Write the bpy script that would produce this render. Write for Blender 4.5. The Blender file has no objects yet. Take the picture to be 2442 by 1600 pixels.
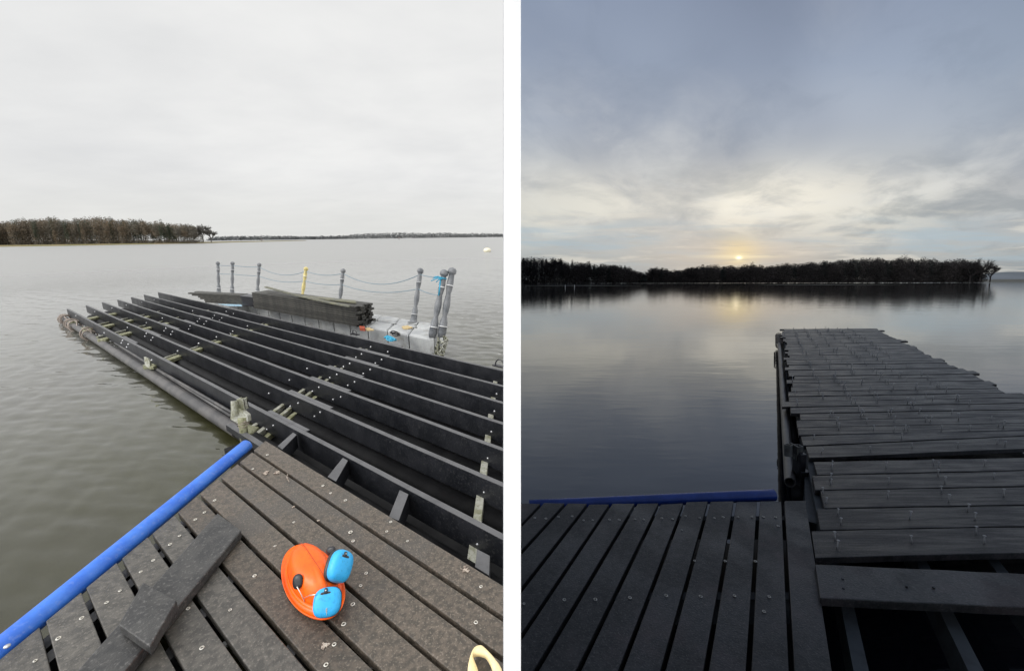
import bpy, bmesh, math, random
from mathutils import Vector, Matrix, noise
random.seed(7)
S = bpy.context.scene
COL = S.collection
F = 1000.0; CX, CY = 1221.0, 800.0
H = 1.55
C = Vector((0, 0, H))

def basis(yh, slope):
    """camera right/up/forward in a level frame whose horizon sits at pixel row yh (at CX) with the given slope"""
    N = Vector((slope, 1.0, (yh - CY) / F)).normalized()      # frame's up, in camera coords (r,u,f)
    fwd = Vector((0, 0, 1)); Y = (fwd - N * fwd.dot(N)).normalized(); X = Y.cross(N)
    if X.x < 0: X = -X
    M = Matrix((X, Y, N))                                     # rows: frame axes in cam coords
    return [M @ Vector(v) for v in ((1, 0, 0), (0, 1, 0), (0, 0, 1))]
rL, uL, fL = basis(563.3, -0.0125)
rR, uR, fR = basis(671.5, -0.0017)
A = Matrix((rL, uL, fL)).transposed(); B = Matrix((rR, uR, fR)).transposed()
Q = A @ B.transposed()                                        # evening side frame -> world
MR = Matrix.Translation(C) @ Q.to_4x4() @ Matrix.Translation(-C)
ML = Matrix.Identity(4)

# ------------------------------------------------------------------ camera
cam = bpy.data.cameras.new('camera'); co = bpy.data.objects.new('camera', cam); COL.objects.link(co)
cam.sensor_width = 36; cam.lens = 36 * F / 2442; cam.clip_start = 0.02; cam.clip_end = 12000
m = Matrix((rL, uL, -fL)).transposed().to_4x4(); m.translation = C
co.matrix_world = m
S.camera = co
S.render.resolution_x = 1024; S.render.resolution_y = 670
S.view_settings.view_transform = 'Standard'; S.view_settings.look = 'None'
S.view_settings.exposure = 0; S.view_settings.gamma = 1

# ------------------------------------------------------------------ world
def srgb(*c):
    return tuple(((v/255)/12.92 if v/255 <= .04045 else ((v/255+.055)/1.055)**2.4) for v in c) + (1,)
class NT:
    def __init__(s, nt): s.nt = nt; s.n = nt.nodes; s.l = nt.links
    def new(s, t, **k):
        n = s.n.new(t)
        for a, b in k.items(): setattr(n, a, b)
        return n
    def put(s, sock, v):
        if hasattr(v, 'links') or isinstance(v, bpy.types.NodeSocket): s.l.new(v, sock)
        else: sock.default_value = v
    def math(s, op, a, b=0.0, c=0.0, clamp=False):
        n = s.new('ShaderNodeMath', operation=op); n.use_clamp = clamp
        s.put(n.inputs[0], a); s.put(n.inputs[1], b); s.put(n.inputs[2], c); return n.outputs[0]
    def vmath(s, op, a, b=(0, 0, 0)):
        n = s.new('ShaderNodeVectorMath', operation=op); s.put(n.inputs[0], a); s.put(n.inputs[1], b)
        return n.outputs['Value'] if op in ('DOT_PRODUCT', 'LENGTH') else n.outputs[0]
    def smooth(s, v, a, b, lo=0.0, hi=1.0):
        n = s.new('ShaderNodeMapRange', interpolation_type='SMOOTHSTEP')
        s.put(n.inputs[0], v); n.inputs[1].default_value = a; n.inputs[2].default_value = b
        n.inputs[3].default_value = lo; n.inputs[4].default_value = hi; return n.outputs[0]
    def noise(s, vec, scale, detail=3, rough=.5, dist=0.0, fac=True):
        n = s.new('ShaderNodeTexNoise'); s.put(n.inputs['Vector'], vec); n.inputs['Scale'].default_value = scale
        n.inputs['Detail'].default_value = detail; n.inputs['Roughness'].default_value = rough
        n.inputs['Distortion'].default_value = dist
        return n.outputs['Fac'] if fac else n.outputs['Color']
    def mix(s, f, a, b, mode='MIX'):
        n = s.new('ShaderNodeMix', data_type='RGBA', blend_type=mode); s.put(n.inputs[0], f)
        s.put(n.inputs[6], a); s.put(n.inputs[7], b); return n.outputs[2]
    def ramp(s, f, stops):
        n = s.new('ShaderNodeValToRGB'); r = n.color_ramp
        while len(r.elements) < len(stops): r.elements.new(.5)
        for e, (p, c) in zip(r.elements, stops): e.position = p; e.color = c
        s.put(n.inputs[0], f); return n.outputs[0]
    def xyz(s, x, y, z):
        n = s.new('ShaderNodeCombineXYZ'); s.put(n.inputs[0], x); s.put(n.inputs[1], y); s.put(n.inputs[2], z); return n.outputs[0]
    def mapping(s, vec, scale=(1, 1, 1), rot=(0, 0, 0), loc=(0, 0, 0)):
        n = s.new('ShaderNodeMapping'); s.put(n.inputs[0], vec); n.inputs[1].default_value = loc
        n.inputs[2].default_value = rot; n.inputs[3].default_value = scale; return n.outputs[0]

def ray(px, py, side='L'):
    r, u, f = (rL, uL, fL) if side == 'L' else (rR, uR, fR)
    return (f + r * (px - CX) / F - u * (py - CY) / F)
W = bpy.data.worlds.new('World'); S.world = W; W.use_nodes = True
w = NT(W.node_tree); w.n.clear()
tc = w.new('ShaderNodeTexCoord'); D = w.vmath('NORMALIZE', tc.outputs['Generated'])
side = w.vmath('DOT_PRODUCT', D, tuple(rL))
fwd = w.vmath('DOT_PRODUCT', D, tuple(fL))
# grey overcast half of the sky
sp = w.new('ShaderNodeSeparateXYZ'); w.l.new(D, sp.inputs[0])
eL = sp.outputs[2]
den = w.math('ADD', w.math('MAXIMUM', eL, 0.0), 0.16)
pL = w.xyz(w.math('DIVIDE', sp.outputs[0], den), w.math('DIVIDE', sp.outputs[1], den), 0.0)
n1 = w.noise(pL, 0.85, 5, .5, .3); n2 = w.noise(w.mapping(pL, (1, 1.4, 1), (0, 0, .5), (7, 3, 0)), 2.2, 5, .55, .2)
n0 = w.noise(w.mapping(pL, (1, 1, 1), (0, 0, .5), (17, 3, 0)), .35, 2, .5)
cl = w.math('ADD', w.math('ADD', w.math('MULTIPLY', n1, .55), w.math('MULTIPLY', n2, .3)), w.math('MULTIPLY', n0, .5))
cl = w.smooth(cl, .42, .92, 0, 1)
cL = w.mix(cl, srgb(222, 223, 224), srgb(243, 243, 242))
cL = w.mix(w.smooth(eL, .0, .15, .6, 0), cL, srgb(221, 221, 216))
mulL = w.math('MULTIPLY', w.smooth(eL, .5, .9, 1, 1.3), w.smooth(fwd, -.35, .3, 2.7, 1))
bgL = w.new('ShaderNodeBackground'); w.l.new(cL, bgL.inputs[0]); w.l.new(mulL, bgL.inputs[1])
# evening half of the sky
NR = Q @ Vector((0, 0, 1)); XR = Q @ Vector((1, 0, 0)); YR = Q @ Vector((0, 1, 0))
sund = (Q @ ray(1762, 615, 'R')).normalized()
eR = w.vmath('DOT_PRODUCT', D, tuple(NR)); xR = w.vmath('DOT_PRODUCT', D, tuple(XR)); yR = w.vmath('DOT_PRODUCT', D, tuple(YR))
denR = w.math('ADD', w.math('MAXIMUM', eR, 0.0), 0.07)
pR = w.xyz(w.math('DIVIDE', xR, denR), w.math('DIVIDE', yR, denR), 0.0)
yc = w.math('MAXIMUM', yR, 0.25)
tv = w.math('DIVIDE', eR, yc); sx_, sy_ = sund.dot(XR), sund.dot(YR)
xx = w.math('SUBTRACT', w.math('DIVIDE', xR, yc), sx_ / sy_)
base = w.ramp(w.math('DIVIDE', tv, 1.2), [(p / 1.2, srgb(*c)) for p, c in ((0, (162, 166, 167)), (.05, (176, 179, 178)), (.1, (186, 192, 193)), (.16, (198, 201, 198)), (.22, (202, 203, 201)), (.28, (190, 194, 198)),
        (.36, (178, 186, 198)), (.48, (161, 173, 192)), (.67, (145, 158, 181)), (1.2, (104, 114, 137)))])
def gauss(sa, se, e0, x0=0.0):
    a = w.math('DIVIDE', w.math('SUBTRACT', xx, x0), sa); b = w.math('DIVIDE', w.math('SUBTRACT', tv, e0), se)
    q = w.math('ADD', w.math('MULTIPLY', a, a), w.math('MULTIPLY', b, b))
    return w.math('POWER', 2.71828, w.math('MULTIPLY', q, -1.0))
es = sund.dot(NR) / sy_
den2 = w.math('ADD', w.math('MAXIMUM', eR, 0.0), 0.13)
ua = math.atan2((Q @ ray(1900, 671, 'R')).dot(XR), (Q @ ray(1900, 671, 'R')).dot(YR))
pu = w.math('DIVIDE', w.math('SUBTRACT', w.math('MULTIPLY', xR, math.cos(ua)), w.math('MULTIPLY', yR, math.sin(ua))), den2)
pv = w.math('DIVIDE', w.math('ADD', w.math('MULTIPLY', xR, math.sin(ua)), w.math('MULTIPLY', yR, math.cos(ua))), den2)
PV = w.xyz(pu, pv, 0.0)
c1 = w.noise(w.mapping(PV, (1.6, 1.0, 1), (0, 0, .2), (3, 1, 0)), 1.0, 6, .55, .5)
c2 = w.noise(w.mapping(PV, (1.0, .3, 1), (0, 0, -.1), (9.3, 2.2, 0)), .9, 3, .5, .2)
c3 = w.noise(w.xyz(w.math('MULTIPLY', xx, 3.0), w.math('MULTIPLY', tv, 30.0), 0.0), 1.0, 5, .55, .35)
c4 = w.noise(w.mapping(w.xyz(xx, tv, 0.0), (4.5, 13, 1), (0, 0, -.62), (2, 5, 0)), 1.0, 5, .6, .35)
fade = w.smooth(tv, .03, .16)
colR = w.mix(w.math('MULTIPLY', gauss(.55, .075, .165, -.1), .7), base, srgb(238, 233, 219))
colR = w.mix(w.math('MULTIPLY', gauss(.27, .065, .185, .0), .75), colR, srgb(255, 248, 232))
colR = w.mix(w.math('MULTIPLY', w.math('MULTIPLY', w.smooth(xx, .2, .75), w.smooth(tv, .2, .3)), .35), colR, srgb(128, 142, 156))
colR = w.mix(w.math('MULTIPLY', gauss(.26, .16, .66, .06), .45), colR, srgb(108, 117, 138))
drk = w.math('MULTIPLY', w.smooth(c2, .56, .36), w.math('MULTIPLY', fade, .34))
colR = w.mix(drk, colR, srgb(112, 122, 144))
lit = w.math('MULTIPLY', w.smooth(c1, .48, .74), w.math('MULTIPLY', fade, w.smooth(tv, .5, .22, .10, .42)))
colR = w.mix(lit, colR, srgb(234, 234, 230))
c5 = w.noise(w.mapping(PV, (2.2, 1.3, 1), (0, 0, .5), (1, 8, 0)), 1.3, 6, .62, .5)
colR = w.mix(w.math('MULTIPLY', w.smooth(c5, .48, .7), w.math('MULTIPLY', fade, .22)), colR, srgb(126, 138, 156))
low = w.math('MULTIPLY', w.smooth(tv, .32, .2), w.smooth(xx, -.5, .35, .35, .85))
colR = w.mix(w.math('MULTIPLY', w.smooth(c4, .44, .66), w.math('MULTIPLY', low, .62)), colR, srgb(140, 148, 154))
colR = w.mix(w.math('MULTIPLY', w.smooth(c3, .47, .63), w.math('MULTIPLY', w.smooth(tv, .17, .1), .6)), colR, srgb(172, 190, 200))
colR = w.mix(w.math('MULTIPLY', w.smooth(c3, .47, .36), w.math('MULTIPLY', w.smooth(tv, .2, .1), .5)), colR, srgb(232, 226, 212))
colR = w.mix(w.math('MULTIPLY', gauss(.22, .06, es + .005), .5), colR, srgb(232, 208, 182))
colR = w.mix(w.math('MULTIPLY', gauss(.05, .035, es + .012), .6), colR, srgb(255, 228, 168))
colR = w.mix(w.math('MULTIPLY', gauss(.09, .004, es + .003), .6), colR, srgb(255, 238, 200))
colR = w.mix(w.math('MULTIPLY', gauss(.016, .010, es), .7), colR, srgb(255, 238, 190))
colR = w.mix(gauss(.0062, .0040, es), colR, (1.9, 1.65, 1.1, 1))
cv = w.noise(w.xyz(w.math('MULTIPLY', xx, 9.0), w.math('MULTIPLY', tv, 130.0), 3.0), 1.0, 4, .55, .4)
colR = w.mix(w.math('MULTIPLY', w.smooth(cv, .52, .68), w.math('MULTIPLY', w.smooth(tv, .14, .08), .38)), colR, srgb(188, 182, 172))
below = w.smooth(eR, -.02, 0, .25, 1)
bgR = w.new('ShaderNodeBackground'); w.l.new(colR, bgR.inputs[0]); w.l.new(below, bgR.inputs[1])
mx = w.new('ShaderNodeMixShader'); w.l.new(w.math('GREATER_THAN', side, 0.0), mx.inputs[0])
w.l.new(bgL.outputs[0], mx.inputs[1]); w.l.new(bgR.outputs[0], mx.inputs[2])
wo = w.new('ShaderNodeOutputWorld'); w.l.new(mx.outputs[0], wo.inputs[0])

# soft sun behind thin cloud, over the viewer's left shoulder
sl = bpy.data.lights.new('sun', 'SUN'); so = bpy.data.objects.new('sun', sl); COL.objects.link(so)
sl.energy = .95; sl.angle = math.radians(22); sl.color = (1, .97, .93)
so.rotation_euler = Vector((-.80, -.27, .60)).to_track_quat('Z', 'Y').to_euler()

# ------------------------------------------------------------------ projection helpers
def PT(px, py, z=0.0, side='L'):
    d = ray(px, py, side); t = (z - H) / d.z; return C + d * t
def PL(px, py, z=0.0): return PT(px, py, z, 'L')
def PR(px, py, z=0.0): return PT(px, py, z, 'R')
def at_depth(px, py, dep, side='L'): return C + ray(px, py, side) * dep
def fdepth(p, side='L'): return (p - C).dot(fL if side == 'L' else fR)

# ------------------------------------------------------------------ materials
def pmat(name, col, rough=.6, col2=None, nscale=3, ndet=4, speck=None, speckscale=120, speckamt=.5, bump=.0, bscale=60, bdist=.002,
         mapscale=(1, 1, 1), maprot=0, spec=.5, metal=0, stain=None, stainscale=2.0, rough2=None, thr=(.4, .6), rnd=0, top=None):
    M = bpy.data.materials.new(name); M.use_nodes = True; t = NT(M.node_tree)
    b = t.n['Principled BSDF']; tc = t.new('ShaderNodeTexCoord')
    v = t.mapping(tc.outputs['Object'], mapscale, (0, 0, maprot))
    col = tuple(col[:3]) + (1,)
    c = col
    if col2:
        c = t.mix(t.smooth(t.noise(v, nscale, ndet, .6), *thr), col, tuple(col2[:3]) + (1,))
    if stain:
        c = t.mix(t.math('MULTIPLY', t.smooth(t.noise(t.mapping(tc.outputs['Object'], (1, 1, 1), (0, 0, 0), (5, 9, 2)), stainscale, 5, .65), .54, .68), .8), c, tuple(stain[:3]) + (1,))
    if speck:
        c = t.mix(t.math('MULTIPLY', t.smooth(t.noise(tc.outputs['Object'], speckscale, 2, .6), .55, .68), speckamt), c, tuple(speck[:3]) + (1,))
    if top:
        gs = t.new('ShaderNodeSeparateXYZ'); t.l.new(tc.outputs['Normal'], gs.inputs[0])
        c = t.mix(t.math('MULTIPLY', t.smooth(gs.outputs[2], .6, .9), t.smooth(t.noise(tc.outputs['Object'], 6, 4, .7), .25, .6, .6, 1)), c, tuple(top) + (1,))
    if rnd:
        oi = t.new('ShaderNodeObjectInfo'); k = t.math('ADD', t.math('MULTIPLY', oi.outputs['Random'], 2 * rnd), 1 - rnd)
        vm = t.new('ShaderNodeVectorMath', operation='SCALE'); t.put(vm.inputs[0], c); t.put(vm.inputs['Scale'], k); c = vm.outputs[0]
    t.put(b.inputs['Base Color'], c)
    if rough2 is not None:
        t.put(b.inputs['Roughness'], t.smooth(t.noise(v, 2.3, 4, .6), .42, .6, rough, rough2))
    else: b.inputs['Roughness'].default_value = rough
    b.inputs['Metallic'].default_value = metal
    b.inputs['Specular IOR Level'].default_value = spec
    if bump:
        bn = t.new('ShaderNodeBump'); bn.inputs['Strength'].default_value = bump; bn.inputs['Distance'].default_value = bdist
        t.put(bn.inputs['Height'], t.noise(v, bscale, 4, .6)); t.l.new(bn.outputs[0], b.inputs['Normal'])
    return M

def water_mat(name, col, rough, waves, col2=None, ior=1.33, far=1.0):
    M = bpy.data.materials.new(name); M.use_nodes = True; t = NT(M.node_tree)
    b = t.n['Principled BSDF']; tc = t.new('ShaderNodeTexCoord'); o = tc.outputs['Object']
    c = tuple(col) + (1,)
    if col2: c = t.mix(t.smooth(t.noise(o, .35, 3, .5), .35, .65), c, tuple(col2) + (1,))
    t.put(b.inputs['Base Color'], c)
    b.distribution = 'MULTI_GGX'
    if far != 1: t.put(b.inputs['Base Color'], t.mix(t.smooth(t.vmath('LENGTH', o), 3, 24), c, (.19, .19, .18, 1)))  # base colour paled with distance to stand in for reflected sky
    b.inputs['Roughness'].default_value = rough; b.inputs['IOR'].default_value = ior
    h = None
    for sc, rotz, mp, amp, det in waves:
        x = t.math('MULTIPLY', t.noise(t.mapping(o, mp, (0, 0, rotz), (sc, 2 * sc, 0)), sc, det, .5, .35), amp)
        h = x if h is None else t.math('ADD', h, x)
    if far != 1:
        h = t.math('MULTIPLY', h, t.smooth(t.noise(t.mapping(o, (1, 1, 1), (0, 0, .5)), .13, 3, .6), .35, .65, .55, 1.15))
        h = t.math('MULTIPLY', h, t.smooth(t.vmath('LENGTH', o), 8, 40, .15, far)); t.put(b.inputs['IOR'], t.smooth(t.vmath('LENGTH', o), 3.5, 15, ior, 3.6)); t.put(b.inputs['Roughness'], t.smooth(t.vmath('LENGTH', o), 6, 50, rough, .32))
    bn = t.new('ShaderNodeBump'); bn.inputs['Strength'].default_value = 1; bn.inputs['Distance'].default_value = 1.0
    t.put(bn.inputs['Height'], h); t.l.new(bn.outputs[0], b.inputs['Normal'])
    return M

M = {}
M['white'] = pmat('white_render', (.86, .86, .86), .9, spec=.1)
M['plank'] = pmat('brown_recycled_board', (.052, .044, .035), .52, (.098, .079, .062), 34, 6, (.24, .205, .165), 110, .5, .55, 140, .0025, stain=(.062, .056, .05), stainscale=1.8, rough2=.38, rnd=0.12)
M['plank_dark'] = pmat('dark_wet_board', (.026, .026, .027), .5, (.046, .045, .044), 14, 6, (.13, .125, .12), 70, .55, .6, 110, .003, rough2=.3)
M['plank_grey'] = pmat('grey_wet_board', (.054, .051, .046), .5, (.092, .085, .075), 24, 5, (.20, .18, .16), 95, .5, .6, 120, .003, rough2=.35, rnd=0.12)
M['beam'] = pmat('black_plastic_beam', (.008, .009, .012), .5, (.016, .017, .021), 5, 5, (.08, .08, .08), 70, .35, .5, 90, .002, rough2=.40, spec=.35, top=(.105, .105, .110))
M['pipe_grey'] = pmat('grey_float_pipe', (.045, .044, .046), .42, (.085, .08, .078), 4, 5, None, bump=.2, bscale=40)
M['pipe_black'] = pmat('black_pipe', (.007, .007, .008), .6, (.013, .013, .014), 4, 4, spec=.2)
M['blue'] = pmat('blue_pipe_plastic', (.024, .13, .58), .42, (.045, .18, .66), 7, 6, (.14, .24, .62), 45, .4, .35, 50, stain=(.05, .12, .36), stainscale=3.5)
M['galv'] = pmat('galvanised_steel', (.42, .42, .37), .55, (.22, .22, .15), 9, 5, (.12, .12, .06), 50, .6, .3, 60, metal=.25)
M['olive'] = pmat('algae_covered_steel', (.17, .17, .09), .7, (.30, .30, .20), 12, 5, (.05, .05, .02), 60, .6, .5, 70, .003)
M['bolt'] = pmat('zinc_bolt', (.62, .62, .64), .3, (.4, .4, .42), 60, 2, metal=.6)
M['nail'] = pmat('bare_screw', (.62, .61, .60), .4, (.45, .44, .43), 60, 2)
M['screw'] = pmat('pale_screw_washer', (.72, .70, .65), .5, (.45, .42, .36), 200, 2)
M['dropping'] = pmat('dried_dropping', (.42, .36, .30), .9, (.16, .12, .10), 110, 3)
M['float'] = pmat('grey_float_plastic', (.30, .31, .32), .55, (.40, .41, .41), 3, 5, (.16, .16, .15), 45, .35, .25, 50, stain=(.22, .21, .19), stainscale=4)
M['post'] = pmat('grey_post_plastic', (.11, .118, .13), .45, (.17, .175, .185), 9, 5, (.3, .3, .3), 60, .2, .2, 60)
M['post_yellow'] = pmat('yellow_post_plastic', (.62, .52, .20), .5, (.48, .40, .17), 14, 4)
M['band'] = pmat('white_band', (.75, .75, .75), .5, (.6, .6, .6), 20, 2)
M['rope_blue'] = pmat('blue_rope', (.03, .24, .40), .8, (.05, .36, .52), 90, 2, bump=.5, bscale=300)
M['rope_grey'] = pmat('faded_blue_rope', (.12, .19, .24), .85, (.2, .26, .3), 60, 2)
M['rope_brown'] = pmat('old_brown_rope', (.22, .18, .15), .9, (.34, .29, .26), 60, 3, bump=.5, bscale=200)
M['lumber'] = pmat('stacked_board', (.020, .019, .017), .6, (.042, .040, .034), 8, 5, (.09, .085, .07), 90, .4, .5, 80, .003, rnd=0.35)
M['lumber_pale'] = pmat('algae_tinted_board', (.16, .155, .10), .65, (.10, .10, .08), 5, 5)
M['black'] = pmat('black_plastic', (.012, .012, .016), .35, (.022, .022, .026), 20, 3)
M['orange'] = pmat('orange_shell', (1.0, .115, .001), .36, (1.0, .14, .002), 4, 3, (.45, .05, .01), 60, .22, .08, 30, spec=.5, stain=(.75, .085, .004), stainscale=9)
M['cyan'] = pmat('blue_ear_cup_plastic', (.03, .37, .76), .38, (.035, .42, .82), 5, 3, (.02, .2, .42), 80, .4, .1, 60, spec=.45, stain=(.03, .30, .62), stainscale=9)
M['cream'] = pmat('cream_handle', (.80, .64, .33), .55, (.86, .71, .42), 18, 4, (.45, .33, .12), 70, .25, .15, 60)
M['steelwire'] = pmat('steel_wire', (.7, .66, .6), .3, metal=.7)
M['deb_red'] = pmat('rust_red', (.35, .06, .02), .7, (.22, .04, .02), 30, 3)
M['deb_yel'] = pmat('pale_wood_offcut', (.55, .42, .22), .7, (.42, .32, .16), 20, 3)
M['sheet_blue'] = pmat('pale_blue_sheet', (.25, .42, .55), .6, (.35, .5, .6), 10, 3)
M['buoy'] = pmat('cream_buoy', (.78, .74, .58), .5, (.6, .56, .42), 12, 3)
M['bark'] = pmat('bark', (.13, .12, .105), .9, (.075, .07, .06), .8, 4)
M['twig'] = pmat('winter_twigs', (.150, .138, .115), .95, (.20, .165, .125), .08, 4, spec=.1)
M['twig_russet'] = pmat('russet_twigs', (.20, .155, .11), .95, (.15, .13, .10), .1, 4, spec=.1)
M['conifer'] = pmat('conifer_needles', (.060, .072, .052), .95, (.085, .098, .07), .2, 3, spec=.1)
M['reed'] = pmat('reed_bank', (.26, .20, .11), .95, (.14, .15, .07), .12, 4, (.33, .24, .13), 1.5, .5, spec=.05)
M['farwood'] = pmat('distant_wood', (.17, .175, .175), .95, (.13, .135, .135), .03, 4, spec=.05)  # haze over the far shore put into the colour as paler grey
# evening side
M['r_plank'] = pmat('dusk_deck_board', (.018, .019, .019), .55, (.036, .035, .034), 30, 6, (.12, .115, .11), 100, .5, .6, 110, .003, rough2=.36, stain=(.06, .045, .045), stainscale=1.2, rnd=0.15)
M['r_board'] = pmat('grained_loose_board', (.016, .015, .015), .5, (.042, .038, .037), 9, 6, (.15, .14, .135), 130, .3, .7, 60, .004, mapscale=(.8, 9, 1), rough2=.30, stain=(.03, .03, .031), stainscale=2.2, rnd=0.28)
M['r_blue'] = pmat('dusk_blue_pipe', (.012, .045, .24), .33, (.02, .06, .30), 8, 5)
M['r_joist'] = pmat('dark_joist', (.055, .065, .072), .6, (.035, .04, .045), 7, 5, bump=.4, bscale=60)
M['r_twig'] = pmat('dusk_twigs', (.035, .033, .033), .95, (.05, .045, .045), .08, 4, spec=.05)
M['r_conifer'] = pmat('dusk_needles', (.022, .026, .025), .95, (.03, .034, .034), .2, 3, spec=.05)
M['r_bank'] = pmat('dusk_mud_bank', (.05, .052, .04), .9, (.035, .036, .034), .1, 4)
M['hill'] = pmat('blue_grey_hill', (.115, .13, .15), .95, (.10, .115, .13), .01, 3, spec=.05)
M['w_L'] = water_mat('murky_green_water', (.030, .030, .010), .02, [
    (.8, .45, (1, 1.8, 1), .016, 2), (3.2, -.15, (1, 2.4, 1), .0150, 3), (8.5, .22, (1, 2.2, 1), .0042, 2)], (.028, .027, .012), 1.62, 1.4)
M['w_R'] = water_mat('calm_evening_water', (.008, .009, .014), .04, [
    (.30, .05, (1, 3.2, 1), .0055, 2), (1.3, -.1, (1, 3.5, 1), .0026, 2), (5, .12, (1, 2.6, 1), .00025, 2)], None, 1.75)

# ------------------------------------------------------------------ mesh building
class MB:
    def __init__(s): s.v = []; s.f = []
    def add(s, vs, fs):
        n = len(s.v); s.v += [Vector(v) for v in vs]; s.f += [tuple(i + n for i in f) for f in fs]; return s
    def hexa(s, bot, top):   # two quads of 4 points
        s.add(list(bot) + list(top), [(3, 2, 1, 0), (4, 5, 6, 7), (0, 1, 5, 4), (1, 2, 6, 5), (2, 3, 7, 6), (3, 0, 4, 7)]); return s
    def slab(s, quad, th, up=Vector((0, 0, 1))):   # quad = top surface corners (ccw), thickness down
        return s.hexa([q - up * th for q in quad], quad)
    def box(s, c, ux, uy, uz, hx, hy, hz):
        c = Vector(c); f = lambda a, b, k: c + ux * (a * hx) + uy * (b * hy) + uz * (k * hz)
        return s.hexa([f(-1, -1, -1), f(1, -1, -1), f(1, 1, -1), f(-1, 1, -1)], [f(-1, -1, 1), f(1, -1, 1), f(1, 1, 1), f(-1, 1, 1)])
    def bar(s, a, b, wd, ht, segs=1, jit=0):        # rectangular bar; a,b = centre of top face ends
        a = Vector(a); b = Vector(b); d = (b - a).normalized(); sd = Vector((d.y, -d.x, 0)).normalized() * (wd / 2)
        rings = []
        for i in range(segs + 1):
            p = a.lerp(b, i / segs) + Vector((0, 0, random.uniform(-jit, jit))); o = sd * (random.uniform(-jit, jit) / max(wd, .01))
            rings += [p - sd + o, p + sd + o, p + sd + o - Vector((0, 0, ht)), p - sd + o - Vector((0, 0, ht))]
        fs = [(3, 2, 1, 0)]
        for i in range(segs):
            k = i * 4
            fs += [(k + j, k + (j + 1) % 4, k + 4 + (j + 1) % 4, k + 4 + j) for j in range(4)]
        k = segs * 4; fs.append((k, k + 1, k + 2, k + 3)); s.add(rings, fs); return s
    def tube(s, pts, r, n=10, cap=True, rr=None):
        pts = [Vector(p) for p in pts]; ring = []; prev = None
        for i, p in enumerate(pts):
            d = (pts[min(i + 1, len(pts) - 1)] - pts[max(i - 1, 0)]).normalized()
            if prev is None:
                a = d.orthogonal().normalized()
            else:
                a = (prev - d * prev.dot(d)).normalized()
            prev = a; b = d.cross(a); q = rr[i] if rr else r
            ring.append([p + (a * math.cos(2 * math.pi * k / n) + b * math.sin(2 * math.pi * k / n)) * q for k in range(n)])
        vs = [v for rg in ring for v in rg]; fs = []
        for i in range(len(pts) - 1):
            for k in range(n): fs.append((i * n + k, i * n + (k + 1) % n, (i + 1) * n + (k + 1) % n, (i + 1) * n + k))
        if cap: fs.append(tuple(reversed(range(n)))); fs.append(tuple((len(pts) - 1) * n + k for k in range(n)))
        s.add(vs, fs); return s
    def hollow(s, a, b, r, th=.2, n=20):
        a = Vector(a); b = Vector(b); d = (b - a).normalized(); x = d.orthogonal().normalized(); y = d.cross(x); vs = []
        for p, q in ((a, r), (b, r), (b, r * (1 - th)), (a, r * (1 - th))):
            vs += [p + (x * math.cos(2 * math.pi * k / n) + y * math.sin(2 * math.pi * k / n)) * q for k in range(n)]
        fs = []
        for i in range(4):
            j = (i + 1) % 4
            fs += [(i * n + k, i * n + (k + 1) % n, j * n + (k + 1) % n, j * n + k) for k in range(n)]
        s.add(vs, fs); return s
    def ring(s, c, R, r, nrm=Vector((0, 0, 1)), n=14, m=6, sq=1.0):
        x = nrm.orthogonal().normalized(); y = nrm.cross(x); vs = []; fs = []
        for i in range(n):
            t = 2 * math.pi * i / n; rd = x * math.cos(t) + y * math.sin(t)
            for j in range(m):
                q = 2 * math.pi * j / m; vs.append(Vector(c) + rd * (R + r * math.cos(q)) + nrm * (r * math.sin(q) * sq))
        for i in range(n):
            for j in range(m): fs.append((i * m + j, ((i + 1) % n) * m + j, ((i + 1) % n) * m + (j + 1) % m, i * m + (j + 1) % m))
        s.add(vs, fs); return s
    def ball(s, c, rx, ry=None, rz=None, ax=None, n=12, m=8, pw=1.0):
        ry = ry or rx; rz = rz or rx; X, Y, Z = ax or (Vector((1, 0, 0)), Vector((0, 1, 0)), Vector((0, 0, 1))); c = Vector(c)
        sg = lambda v: math.copysign(abs(v) ** pw, v)
        vs = [c + Z * rz]; fs = []
        for i in range(1, m):
            t = math.pi * i / m
            for k in range(n):
                q = 2 * math.pi * k / n
                vs.append(c + X * (rx * sg(math.sin(t)) * sg(math.cos(q))) + Y * (ry * sg(math.sin(t)) * sg(math.sin(q))) + Z * (rz * sg(math.cos(t))))
        vs.append(c - Z * rz)
        for k in range(n): fs.append((0, 1 + k, 1 + (k + 1) % n))
        for i in range(m - 2):
            for k in range(n): fs.append((1 + i * n + k, 1 + (i + 1) * n + k, 1 + (i + 1) * n + (k + 1) % n, 1 + i * n + (k + 1) % n))
        e = len(vs) - 1; b0 = 1 + (m - 2) * n
        for k in range(n): fs.append((e, b0 + (k + 1) % n, b0 + k))
        s.add(vs, fs); return s
    def lathe(s, a, b, prof, n=18):     # prof: (t, r) along a->b
        a = Vector(a); b = Vector(b); return s.tube([a.lerp(b, t) for t, r in prof], 0, n, True, [r for t, r in prof])
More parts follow.
